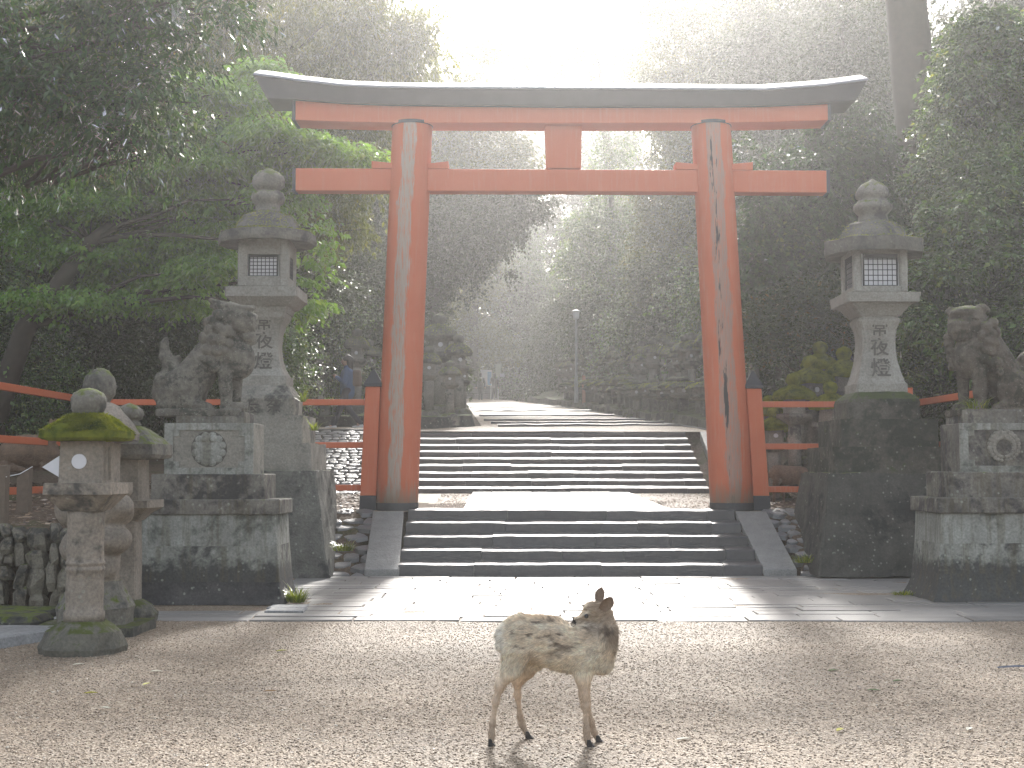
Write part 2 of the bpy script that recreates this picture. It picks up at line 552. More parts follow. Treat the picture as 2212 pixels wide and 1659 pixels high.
M['moss_stone'] = stone("moss covered stone", (0.09, 0.085, 0.068), (0.15, 0.14, 0.11), darkness=.6, moss=.42, mosscol=(.07, .085, .014), lichen=.3)
M['lion'] = stone("lichen mottled lion stone", (0.10, 0.09, 0.072), (0.215, 0.195, 0.16), darkness=.6, moss=.16, lichen=.8, sc=3.2, dark=(0.04, 0.045, 0.035))
M['lion_dark'] = stone("dark mossy lion stone", (0.065, 0.053, 0.04), (0.155, 0.13, 0.10), darkness=.65, moss=.34, lichen=.5, sc=2.6, dark=(0.035, 0.033, 0.022))
M['wallstone'] = stone("dry wall stone", (0.15, 0.13, 0.10), (0.27, 0.245, 0.19), darkness=.7, moss=.3, lichen=.4, sc=1.5)
M['flag'] = stone("grey flagstone", (0.22, 0.22, 0.215), (0.31, 0.31, 0.30), darkness=.15, lichen=.1, rough=.6)
M['ramp'] = stone("speckled granite ramp", (0.24, 0.235, 0.215), (0.30, 0.29, 0.265), darkness=0, lichen=0, sc=2.2, rough=.5, spec=.5, bump=.6)
M['carve_shade'] = plain("carved letter shadowed stone", (0.10, 0.09, 0.075), .9)  # dark tone paints the shade of cut strokes and grooves
M['lattice'] = plain("dark iron lattice", (0.03, 0.03, 0.03), .6, metal=.3)
M['paper'] = plain("white lantern paper", (0.62, 0.61, 0.62), .8, var=.06, bump=.1)
M['black'] = plain("black lacquer", (0.035, 0.037, 0.042), .5, var=.3, sc=5)
M['roofmetal'] = plain("roof copper sheet", (0.16, 0.165, 0.18), .34, spec=.5, var=.15, sc=3, bump=.1, metal=.75)
M['red'] = vermilion("vermilion lacquer", worn=.5)
M['red_left'] = vermilion("vermilion pillar worn pale", strip=(-.05, .125), worn=.6, lean=.0385)
M['red_right'] = vermilion("vermilion pillar worn cracked", strip=(.0, .14), worn=1.2, lean=-.048, crack=True)
M['red_old'] = vermilion("faded vermilion rail", worn=1.6)
M['wood'] = plain("weathered post wood", (0.17, 0.13, 0.095), .85, var=.35, sc=14, bump=.5)
M['bark'] = plain("dark bark", (0.05, 0.04, 0.03), .9, var=.45, sc=9, bump=.9)
M['bark_moss'] = plain("mossy cedar bark", (0.045, 0.036, 0.02), .9, var=.4, sc=7, bump=.9)
M['white'] = plain("white paint", (0.75, 0.76, 0.76), .6, var=.05, bump=0)


def moss_mat():
    t = NT("bright cushion moss"); v = t.coords(); n1 = t.noise(v, 6, 5, .6); n2 = t.noise(v, 90, 3, .6)
    c = t.ramp(n1, [(.3, (0.07, 0.10, 0.010)), (.5, (0.20, 0.235, 0.018)), (.72, (0.33, 0.34, 0.03))])
    t.base(c).rough(.95, .1); t.bump(t.math('ADD', n2, n1), .9, .03)
    tr = t.n("BsdfTranslucent"); t.l(t.mix(1.0, c, (1.6, 1.5, .8), 'MULTIPLY'), tr.inputs[0])
    mx = t.n("MixShader"); mx.inputs[0].default_value = .35
    t.l(t.b.outputs[0], mx.inputs[1]); t.l(tr.outputs[0], mx.inputs[2]); t.l(mx.outputs[0], t.out.inputs[0])
    return t.m


M['moss'] = moss_mat()


def wet_stone(name, c0, c1, r0, r1, sc=1.0, bump=.35, spec=.5):
    t = NT(name); v = t.coords(rnd=False)
    n1 = t.noise(v, 1.2 * sc, 5, .6); n2 = t.noise(v, 22 * sc, 4, .65); n3 = t.noise(v, 70 * sc, 2, .5)
    at = t.n("Attribute", attribute_name="shade")
    c = t.mix(n1, c0, c1); c = t.mix(.7, c, t.ramp(at.outputs['Fac'], [(0, .7), (1, 1.25)]), 'MULTIPLY')
    c = t.mix(.4, c, t.ramp(n2, [(.3, .6), (.7, 1.3)]), 'MULTIPLY')
    t.base(c).rough(t.ramp(t.math('ADD', t.math('MULTIPLY', n1, .6), t.math('MULTIPLY', n2, .4)), [(.35, r0), (.65, r1)]), spec)
    t.bump(t.math('ADD', n2, t.math('MULTIPLY', n3, .5)), bump, .012)
    return t.m


M['paver'] = wet_stone("damp paving stone", (0.20, 0.185, 0.165), (0.29, 0.27, 0.245), .36, .5, bump=.35)
M['step'] = wet_stone("damp step stone", (0.055, 0.054, 0.054), (0.095, 0.092, 0.09), .33, .5, bump=.4)
M['cobble'] = wet_stone("damp cobblestone", (0.12, 0.12, 0.12), (0.22, 0.215, 0.21), .3, .42, sc=3, bump=.3)


def gravel_mat(name, warm=1.0):
    t = NT(name); v = t.coords(rnd=False)
    vo = t.n("TexVoronoi"); vo.inputs['Scale'].default_value = 60; t.l(v, vo.inputs['Vector'])
    n1 = t.noise(v, .7, 5, .6); n2 = t.noise(v, 38, 4, .7); n3 = t.noise(v, 6, 4, .6)
    sep = t.n("SeparateColor"); t.l(vo.outputs['Color'], sep.inputs[0])
    c = t.ramp(sep.outputs[0], [(0, (0.15, 0.108, 0.07)), (.45, (0.28, 0.21, 0.14)), (.8, (0.375, 0.29, 0.20)), (1, (0.50, 0.42, 0.32))])
    c = t.mix(.6, c, t.ramp(n1, [(.35, .6), (.65, 1.25)]), 'MULTIPLY')
    c = t.mix(.45, c, t.ramp(n3, [(.3, .7), (.7, 1.25)]), 'MULTIPLY')
    t.base(c).rough(.62, .4)
    t.bump(t.math('ADD', t.math('MULTIPLY', vo.outputs['Distance'], 1.2), n2), .8, .015)
    return t.m


M['gravel'] = gravel_mat("fine brown gravel")


def pebble_mat():
    t = NT("loose pebbles"); at = t.n("Attribute", attribute_name="shade")
    t.base(t.ramp(at.outputs['Fac'], [(0, (0.12, 0.085, 0.054)), (.35, (0.26, 0.19, 0.128)), (.75, (0.365, 0.28, 0.195)), (.95, (0.42, 0.34, 0.25)), (1, (0.66, 0.60, 0.51))])).rough(.5, .45)
    return t.m


M['pebble'] = pebble_mat()


def litter_mat():
    t = NT("dead leaves"); at = t.n("Attribute", attribute_name="shade")
    t.base(t.ramp(at.outputs['Fac'], [(0, (0.06, 0.04, 0.03)), (.5, (0.17, 0.11, 0.07)), (.85, (0.30, 0.20, 0.12)), (1, (0.50, 0.44, 0.38))])).rough(.6, .4)
    return t.m


M['litter'] = litter_mat()


def soil_mat():
    t = NT("forest soil"); v = t.coords(rnd=False); n1 = t.noise(v, 1.0, 5, .6); n2 = t.noise(v, 25, 4, .6)
    c = t.ramp(n2, [(.3, (0.06, 0.043, 0.03)), (.55, (0.13, 0.095, 0.065)), (.75, (0.22, 0.16, 0.11))])
    c = t.mix(t.ramp(n1, [(.52, 0.0), (.66, .7)]), c, (0.05, 0.07, 0.015))
    t.base(c).rough(.9, .2); t.bump(n2, .8, .03)
    return t.m


M['soil'] = soil_mat()
M['evergreen'] = leaf("glossy evergreen leaf", (0.022, 0.048, 0.020), (0.048, 0.098, 0.032), (0.11, 0.14, 0.035), trans=.25, gloss=.75, grough=.24)
M['bright'] = leaf("young spring leaf", (0.10, 0.195, 0.05), (0.18, 0.31, 0.08), (0.26, 0.35, 0.08), trans=.5, gloss=.3, tboost=2.2)
M['olive'] = leaf("olive new leaf", (0.055, 0.07, 0.02), (0.11, 0.125, 0.028), (0.24, 0.21, 0.045), trans=.5, gloss=.3, tboost=2.2)
M['rightgreen'] = leaf("mid green leaf", (0.06, 0.115, 0.036), (0.13, 0.21, 0.055), (0.27, 0.26, 0.055), trans=.4, gloss=.8, tboost=2.0)
M['needle'] = leaf("dark woodland leaf", (0.02, 0.036, 0.016), (0.045, 0.066, 0.024), (0.08, 0.09, 0.03), trans=.3, gloss=.25)
M['pieris'] = leaf("bronze tipped shrub leaf", (0.035, 0.065, 0.025), (0.065, 0.10, 0.033), (0.32, 0.17, 0.08), trans=.4, gloss=.4)
M['grass'] = leaf("grass blade", (0.08, 0.12, 0.015), (0.15, 0.19, 0.025), (0.28, 0.27, 0.06), trans=.5, gloss=.2)
# ------------------------------------------------------------------ the ground and what is laid on it
_XS = [-60, 20.45, 22.3, 27.4, 31.1, 88.0, 150.0]
_ZS = [0.0, 0.0, .92, 1.13, 2.454, 6.12, 8.0]


def zc(y): return np.interp(y, _XS, _ZS)


def terrain():
    xs = np.concatenate([np.linspace(-160, -14, 25)[:-1], np.arange(-14, 16.01, .25), np.linspace(16, 160, 25)[1:]])
    ys = np.concatenate([np.linspace(-60, 2, 12)[:-1], np.arange(2, 40, .25), np.arange(40, 100, 1.0), np.linspace(100, 320, 20)])
    X, Y = np.meshgrid(xs, ys, indexing='ij')
    Z = zc(Y)
    p = np.stack([X.ravel(), Y.ravel(), np.zeros(X.size)], 1)
    nz = vnoise(p, .35, 3, 3).reshape(X.shape)
    side = np.clip((np.abs(X - .6) - 5) / 6, 0, 1)
    Z = Z + nz * .10 * np.clip((Y - 22) / 6, 0, 1) * (.3 + side) + side * .6 * np.clip((Y - 24) / 10, 0, 1)
    # sunk under the two flights and under the yard
    for (x0, x1, y0, y1) in ((-2.5, 4.4, 20.3, 22.6), (-3.0, 4.5, 27.1, 31.3)):
        m = (X > x0) & (X < x1) & (Y > y0) & (Y < y1); Z = np.where(m, Z - .28, Z)
    Z = np.where(Y < 20.4, Z - .05, Z)
    V = np.stack([X.ravel(), Y.ravel(), Z.ravel()], 1)
    nx, ny = X.shape
    i = np.arange(nx * ny).reshape(nx, ny)
    Fq = np.stack([i[:-1, :-1].ravel(), i[1:, :-1].ravel(), i[1:, 1:].ravel(), i[:-1, 1:].ravel()], 1)
    return V, Fq


_v, _f = terrain()
tag(obj("ground", mesh_from("ground", _v, _f, True), M['soil']), kind='structure')


def sheet(name, mat, xl, xr, ys, zoff, und=0.0, nx=40, seed=5):
    """a strip laid on the ground between two edges given as functions of depth"""
    V = []; n = nx + 1
    for y in ys:
        a, b = xl(y), xr(y)
        for i in range(n): V.append((a + (b - a) * i / nx, y, 0))
    V = np.array(V); V[:, 2] = zc(V[:, 1]) + zoff + (vnoise(V, .9, seed, 3) * und if und else 0)
    i = np.arange(len(V)).reshape(len(ys), n)
    Fq = np.stack([i[:-1, :-1].ravel(), i[:-1, 1:].ravel(), i[1:, 1:].ravel(), i[1:, :-1].ravel()], 1)
    return tag(obj(name, mesh_from(name, V, Fq, True), mat), kind='structure')


sheet("gravel_yard", M['gravel'], lambda y: -14, lambda y: 14, np.arange(1.0, 20.46, .12), 0.0, .018, 220)
_lx = lambda y: np.interp(y, [31, 35, 52, 82, 88], [px_x(800, 31), px_x(1040, 35), px_x(1018, 52), px_x(1002, 82), px_x(1002, 88)])
_rx = lambda y: np.interp(y, [31, 34, 38, 61, 77, 88], [px_x(1548, 31), px_x(1502, 34), px_x(1408, 38), px_x(1232, 61), px_x(1118, 77), px_x(1075, 88)])
sheet("path", M['gravel'], _lx, _rx, np.concatenate([np.arange(31.12, 40, .25), np.arange(40, 89, 1.0)]), .03, .02, 30)
sheet("landing_gravel", M['gravel'], lambda y: -2.45, lambda y: 4.2, np.arange(22.3, 27.5, .2), .0, .012, 40)
sheet("side_earth", M['gravel'], lambda y: -7.5, lambda y: -2.9, np.arange(31.3, 36.5, .3), .06, .02, 30)


def slabs(name, mat, rows, gap=.012, thick=.10, hj=.005, seed=3, top=0.0, kind='structure'):
    """paving: rows = list of (y0, y1, [x edges])"""
    r = random.Random(seed); V = []; Fc = []; sh = []
    for (y0, y1, xe) in rows:
        for a, b in zip(xe[:-1], xe[1:]):
            h = top + r.uniform(-hj, hj); tx = r.uniform(-hj, hj) * .5; ty = r.uniform(-hj, hj) * .6
            g = gap * r.uniform(.5, 1.6) / 2; j = [r.uniform(-.006, .006) for _ in range(8)]
            x0, x1, v0, v1 = a + g, b - g, y0 + g, y1 - g
            e = .008
            zb = float(zc((v0 + v1) / 2)) - thick
            q = [(x0 + j[0], v0 + j[1]), (x1 + j[2], v0 + j[3]), (x1 + j[4], v1 + j[5]), (x0 + j[6], v1 + j[7])]
            zt = [float(zc(c[1])) + h + (tx if k in (1, 2) else -tx) + (ty if k > 1 else -ty) for k, c in enumerate(q)]
            cx, cy_ = (x0 + x1) / 2, (v0 + v1) / 2
            ins = [(c[0] + (e if c[0] < cx else -e), c[1] + (e if c[1] < cy_ else -e)) for c in q]
            n = len(V)
            V += [(q[k][0], q[k][1], zb) for k in range(4)] + [(q[k][0], q[k][1], zt[k] - e) for k in range(4)] + [(ins[k][0], ins[k][1], zt[k]) for k in range(4)]
            for k in range(4):
                l = (k + 1) % 4
                Fc += [(n + k, n + l, n + 4 + l, n + 4 + k), (n + 4 + k, n + 4 + l, n + 8 + l, n + 8 + k)]
            Fc.append((n + 8, n + 9, n + 10, n + 11)); sh += [r.random()] * 12
    me = mesh_from(name, V, Fc); fattr(me, "shade", sh)
    o = obj(name, me, mat)
    if kind: tag(o, kind=kind)
    return o


def paving_rows():
    r = random.Random(11); rows = []; y = 14.55
    for k in range(40):
        h = r.uniform(.26, .42)
        if y + h > 20.42: h = 20.42 - y
        if h < .1: break
        # the left end steps back round the lion's pedestal
        xl = -4.3 if y < 15.2 else (-2.75 if y < 16.2 else -2.45)
        xl -= r.uniform(0, .12)
        if y > 16.9: xl = -3.2
        x = xl; xe = [x]
        while x < 9.5:
            mid = -.3 < x < 2.6
            x += r.uniform(.85, 1.1) if mid and k % 2 == 0 else r.uniform(.7, 1.6); xe.append(x)
        rows.append((y, y + h, xe)); y += h
    return rows


slabs("pavement", M['paver'], paving_rows(), top=.014, hj=.006)
slabs("corner_paving", M['flag'], [(14.6, 15.15, [-5.0, -4.36]), (15.3, 15.7, [-2.9 + .1, -2.36]), (15.72, 16.1, [-2.86, -2.40])], top=.03, seed=8)


def landing():
    V = []; Fc = []; sh = []; r = random.Random(4)
    xl = lambda y: np.interp(y, [22.35, 27.3], [px_x(999, 22.3), px_x(1022, 27.4)])
    xr = lambda y: np.interp(y, [22.35, 27.3], [px_x(1450, 22.3), px_x(1356, 27.4)])
    ys = [22.34, 23.3, 24.5, 25.4, 26.5, 27.36]; us = [0, .12, .38, .62, .88, 1]
    for a, b in zip(ys[:-1], ys[1:]):
        for u0, u1 in zip(us[:-1], us[1:]):
            g = .008; h = .03 + r.uniform(-.004, .004); n = len(V)
            c = [(xl(a) + (xr(a) - xl(a)) * u0 + g, a + g), (xl(a) + (xr(a) - xl(a)) * u1 - g, a + g), (xl(b) + (xr(b) - xl(b)) * u1 - g, b - g), (xl(b) + (xr(b) - xl(b)) * u0 + g, b - g)]
            V += [(p[0], p[1], float(zc(p[1])) - .1) for p in c] + [(p[0], p[1], float(zc(p[1])) + h) for p in c]
            for k in range(4): Fc.append((n + k, n + (k + 1) % 4, n + 4 + (k + 1) % 4, n + 4 + k))
            Fc.append((n + 4, n + 5, n + 6, n + 7)); sh += [r.random()] * 8
    me = mesh_from("landing", V, Fc); fattr(me, "shade", sh)
    tag(obj("landing_pavement", me, M['paver']), kind='structure')


landing()


def flight(label, y0, z0, n, tread, rise, tilt, xl, xr, seed):
    root = empty("stone_stairs", (0, y0, z0), label, "stairs")
    r = random.Random(seed)
    for k in range(n):
        V = []; Fc = []; sh = []
        y = k * tread; zb = k * (rise + tilt); x0 = xl(k); x1 = xr(k)
        cuts = [x0]
        while cuts[-1] < x1 - 1.3: cuts.append(min(cuts[-1] + r.uniform(.9, 2.4), x1 - .45))
        cuts.append(x1)
        for a, b in zip(cuts[:-1], cuts[1:]):
            m = max(3, int((b - a) / .10)); dz = r.uniform(-.007, .007); dy = r.uniform(-.014, .014); sd = r.random()
            fx = [a + .003 + (b - a - .006) * i / m for i in range(m + 1)]
            rows = []
            for i, x in enumerate(fx):
                w = vnoise(np.array([[x, k * 3.1, seed]]), 2.2, 9, 3)[0] * .024; w2 = vnoise(np.array([[x, k * 5.7, seed]]), 7, 4, 2)[0] * .012
                yf = y + dy + w * .9 + w2; zt = zb + rise + dz + w * .5
                dp = tread + .10 if k < n - 1 else .45
                tl = tilt * (dp / tread) if k < n - 1 else .02
                rows.append([(x, yf + .006, zb - .16 if k else zb - .12), (x, yf, zt - .022 + w2), (x, yf + .014, zt - .003), (x, yf + .05, zt + .004),
                             (x, yf + dp * .5, zt + tl * .5 + w2 * .6), (x, yf + dp, zt + tl), (x, yf + dp, zb - .16)])
            s0 = len(V); c = len(rows[0])
            for rw in rows: V += rw
            for i in range(m):
                for j in range(c - 1):
                    p = s0 + i * c + j
                    Fc.append((p, p + c, p + c + 1, p + 1))
            Fc.append(tuple(s0 + j for j in range(c))); Fc.append(tuple(s0 + m * c + j for j in range(c - 1, -1, -1)))
            sh += [sd] * (len(V) - s0)
        me = mesh_from("step", V, Fc); fattr(me, "shade", sh)
        obj("step", me, M['step'], root)
    return root


flight("wide flight of five worn stone steps between two granite ramps", 20.5, 0.02, 5, .44, .158, .034, lambda k: px_x(862, 20.5) + .002 * k, lambda k: 3.80 - .030 * k, 21)
flight("longer upper flight of nine stone steps behind the red gate", 27.4, 1.13, 9, .46, .101, .052, lambda k: -2.75, lambda k: 4.02, 22)


def ramp(label, pts, th):
    """flat granite cheek slab; pts = four top corners"""
    mb = MB(); V = [Vector(p) for p in pts]
    lo = [tuple(v - Vector((0, 0, th))) for v in V]
    mb.loft([lo, [tuple(v) for v in V]])
    o = mb.build("stone_ramp", M['ramp'], bevel=.012)
    return tag(o, label, "ramp")


ramp("speckled granite side slab left of the lower steps", [P(787, 1230, 20.42), P(862, 1230, 20.42), P(872, 1104, 22.3), P(806, 1104, 22.3)], .11)
ramp("speckled granite side slab right of the lower steps", [P(1650, 1230, 20.42), P(1722, 1230, 20.42), P(1655, 1104, 22.3), P(1588, 1104, 22.3)], .11)
ramp("narrow pale side slab left of the upper steps", [P(772, 1058, 27.35), P(789, 1058, 27.35), P(838, 935, 31.1), P(822, 935, 31.1)], .2)
ramp("narrow pale side slab right of the upper steps", [P(1560, 1058, 27.35), P(1580, 1058, 27.35), P(1526, 932, 31.1), P(1512, 932, 31.1)], .2)


def cobbles(name, xl, xr, y0, y1, size, seed, zoff=.0, label=None):
    r = np.random.default_rng(seed); V = []; Fc = []; sh = []
    y = y0; row = 0
    while y < y1:
        a, b = xl(y), xr(y); x = a + (row % 2) * size * .5
        while x < b:
            w = size * r.uniform(.75, 1.5); cx, cy_ = x + w / 2, y + r.uniform(-.2, .2) * size
            n = len(V); k = 7; hh = r.uniform(.006, .02); zt = float(zc(cy_)) + zoff; tl = r.uniform(-.05, .05, 2)
            ph = r.random() * 6
            for (rr, h) in ((1.0, -.06), (.96, hh * .5), (.72, hh)):
                for i in range(k):
                    an = ph + i * 2 * math.pi / k; jj = 1 + .16 * math.sin(an * 3 + ph)
                    dx, dy = math.cos(an) * w * .5 * rr * jj, math.sin(an) * size * .48 * rr * jj
                    V.append((cx + dx, cy_ + dy, zt + h + dx * tl[0] + dy * (tl[1] + .30 * (y0 > 20))))
            for t_ in (0, 1):
                for i in range(k): Fc.append((n + t_ * k + i, n + t_ * k + (i + 1) % k, n + (t_ + 1) * k + (i + 1) % k, n + (t_ + 1) * k + i))
            Fc.append(tuple(n + 2 * k + i for i in range(k))); sh += [r.random()] * (3 * k)
            x += w
        y += size * .86; row += 1
    me = mesh_from(name, V, Fc, False); fattr(me, "shade", sh)
    return tag(obj(name, me, M['cobble']), kind='structure')


cobbles("cobble_gutter", lambda y: px_x(700, y), lambda y: px_x(792, y), 20.5, 22.4, .30, 5)
cobbles("cobble_slope", lambda y: px_x(690, y) - .3, lambda y: px_x(776, y), 27.2, 31.2, .20, 6, .02)
cobbles("cobble_gutter", lambda y: px_x(1725, y) - .35 * (y - 20.5), lambda y: px_x(1800, y), 20.5, 22.6, .22, 7)


def bank():
    """raised earth behind the dry wall at the left"""
    xs = np.arange(-30, -4.75, .3); ys = np.concatenate([[15.75], np.arange(15.9, 30, .35)])
    X, Y = np.meshgrid(xs, ys, indexing='ij')
    p = np.stack([X.ravel(), Y.ravel(), np.zeros(X.size)], 1)
    Z = .92 + .08 * (Y - 16) + vnoise(p, .8, 2, 3).reshape(X.shape) * .07
    Z[:, 0] = -.1; Z[-1, :] = 0
    V = np.stack([X.ravel(), Y.ravel(), Z.ravel()], 1); nx, ny = X.shape; i = np.arange(nx * ny).reshape(nx, ny)
    Fq = np.stack([i[:-1, :-1].ravel(), i[1:, :-1].ravel(), i[1:, 1:].ravel(), i[:-1, 1:].ravel()], 1)
    tag(obj("earth_bank", mesh_from("earth_bank", V, Fq, True), M['soil']), kind='structure')


bank()


def dry_wall():
    root = empty("dry_stone_wall", (-6.2, 15.6, 0), "low dry stone retaining wall with mossy upright stones at left", "wall")
    r = random.Random(5); mb = MB(); x = -11.0
    while x < -4.75:
        w = r.uniform(.10, .24); z = -.05
        while z < .92:
            h = r.uniform(.14, .34); h = min(h, 1.0 - z)
            cx = x + w / 2 + r.uniform(-.03, .03); lean = z * .12 + r.uniform(-.05, .05); ww = w * r.uniform(.5, .66); t = r.uniform(-.06, .06)
            n = 6; rings = []
            for (k, zz) in ((.75, 0), (1.0, .3), (.95, .75), (.6, 1.0)):
                rings.append([(cx + t * zz + ww * k * math.cos(a) * r.uniform(.85, 1.15), 15.62 + lean + .16 * k * math.sin(a) * r.uniform(.8, 1.2), z + h * zz) for a in [i * 2 * math.pi / n + .3 for i in range(n)]])
            mb.loft(rings); z += h * .92
        x += w
    mb.build("stones", M['wallstone'], root, rough=.02, rfreq=9, cell=.12).location = (6.2, -15.6, 0)
    return root


dry_wall()
_mb = MB(); _mb.box(-7.6, -5.02, 14.35, 15.25, -.1, .10)
tag(_mb.build("kerb_stone", M['rock_dark'], rough=.03, rfreq=3, cell=.15, bevel=.03), "low mossy kerb stone in front of the dry wall", "kerb stone")
_mb = MB(); _mb.loft([[(-9, 11.6, -.05), (-4.86, 11.95, -.05), (-4.28, 13.3, -.05), (-9, 13.6, -.05)], [(-9, 11.6, .10), (-4.9, 11.95, .10), (-4.32, 13.3, .10), (-9, 13.6, .10)]])
tag(_mb.build("flagstone", M['flag'], rough=.012, rfreq=3, cell=.2, bevel=.015), "broad flat grey flagstone at the left edge beside the mossy lantern", "flagstone")
_mb = MB(); _mb.box(-5.3, -4.75, 13.55, 14.15, -.05, .16)
tag(_mb.build("boulder", M['rock_dark'], rough=.05, rfreq=3, cell=.1, bevel=.06), "dark rough boulder between the flagstone and the mossy lantern", "rock")


def curb(x0, x1, y0, y1, label, h=.07, w=.12, group=None):
    n = 14; r = random.Random(int(y0 * 10)); rings = []
    for i in range(n + 1):
        u = i / n; x = x0 + (x1 - x0) * u; y = y0 + (y1 - y0) * u + .25 * math.sin(u * 3.1) * (.6); z = float(zc(y)) + r.uniform(-.012, .012)
        rings.append([(x, y - w / 2, z - .1), (x, y + w / 2, z - .1), (x, y + w / 2, z + h), (x, y - w / 2, z + h - .015)])
    mb = MB(); mb.loft(rings)
    o = mb.build("path_edging", M['step']); fattr(o.data, "shade", [.8] * len(o.data.vertices))
    return tag(o, label, "kerb", group)


_names = ["nearest the upper steps", "second from the upper steps", "third from the upper steps", "fourth from the upper steps", "fifth from the upper steps", "sixth from the upper steps, farthest up"]
for (y, a, b), nm in zip([(34.6, 1075, 1480), (36.8, 1060, 1440), (39.4, 1045, 1400), (44.6, 1035, 1330), (51.5, 1024, 1280), (59, 1015, 1235)], _names):
    curb(px_x(a, y), px_x(b, y), y, y + .5, "thin stone edging across the gravel path, " + nm, h=.09, group="edging stones crossing the path")
curb(_rx(31.5) , _rx(70) , 31.5, 70, "long low kerb along the right side of the path", .07, .1)
curb(-7.5, -2.9, 31.4, 31.35, "straight kerb above the cobbled slope at the walker's feet", .09, .2)
curb(-7.5, -2.9, 36.4, 36.2, "straight kerb behind the walking person", .12, .2)


def yard_z(x, y):
    p = np.stack([x, y, np.zeros(len(x))], 1)
    return zc(y) + np.where(y < 20.4, vnoise(p, .9, 5, 3) * .018, 0)


def scatter(name, mat, n, region, size, flat, seed, zoff=.0, leafy=False, pw=None):
    """loose pebbles or dead leaves lying on the ground"""
    r = np.random.default_rng(seed)
    y = r.random(n); x = r.random(n)
    y = region[2] + (region[3] - region[2]) * (y ** (pw or 1)); x = region[0] + (region[1] - region[0]) * x
    z = yard_z(x, y) + zoff
    s = size * (.5 + r.random(n) ** 2 * 1.2)
    if leafy:
        base = np.array([[-1, 0, 0], [0, -.42, .12], [1, 0, .05], [0, .42, .12]]); Fb = np.array([[0, 1, 2], [0, 2, 3]])
    else:
        base = np.array([[-1, 0, 0], [1, 0, 0], [0, -1, 0], [0, 1, 0], [0, 0, -1], [0, 0, 1]], float)
        Fb = np.array([[0, 2, 5], [2, 1, 5], [1, 3, 5], [3, 0, 5], [2, 0, 4], [1, 2, 4], [3, 1, 4], [0, 3, 4]])
    B = base[None] * (s[:, None, None] * np.stack([r.uniform(.7, 1.3, n), r.uniform(.7, 1.2, n), np.full(n, flat) * r.uniform(.6, 1.3, n)], 1)[:, None, :])
    a = r.uniform(0, 6.28, n); b = r.normal(0, .25, n)
    c, sn = np.cos(a), np.sin(a)
    R = np.zeros((n, 3, 3)); cb, sb = np.cos(b), np.sin(b)
    R[:, 0, 0] = c; R[:, 0, 1] = -sn * cb; R[:, 0, 2] = sn * sb
    R[:, 1, 0] = sn; R[:, 1, 1] = c * cb; R[:, 1, 2] = -c * sb
    R[:, 2, 1] = sb; R[:, 2, 2] = cb
    V = np.einsum('nij,nkj->nki', R, B) + np.stack([x, y, z + s * flat * .35], 1)[:, None, :]
    k = len(base); Fc = (Fb[None] + (np.arange(n) * k)[:, None, None]).reshape(-1, 3)
    me = mesh_from(name, V.reshape(-1, 3), Fc); fattr(me, "shade", np.repeat(r.random(n), k))
    return tag(obj(name, me, mat), kind='stuff')


scatter("gravel", M['pebble'], 120000, (-5.6, 5.6, 6.6, 14.6), .0066, .6, 31, .0, pw=1.25)
scatter("landing_pebbles", M['pebble'], 9000, (-1.4, 4.1, 22.6, 27.3), .012, .6, 32)
scatter("leaf_litter", M['litter'], 4000, (-4.2, -2.5, 22.3, 27.3), .035, .35, 33, .01, leafy=True)
scatter("leaf_litter", M['litter'], 5000, (4.3, 7.5, 21.2, 29), .035, .35, 34, .02, leafy=True)
scatter("leaf_crumbs", M['litter'], 6500, (-6, 6, 6.4, 14.6), .012, .3, 35, .004, leafy=True, pw=1.2)
_o = scatter("bank_litter", M['litter'], 5000, (-10, -4.9, 16.0, 21.5), .04, .35, 36, 0, leafy=True)
_co = np.array([v.co[:] for v in _o.data.vertices]); _co[:, 2] += .96 + .08 * (_co[:, 1] - 16) - zc(_co[:, 1])
_o.data.vertices.foreach_set("co", _co.astype(np.float32).ravel())


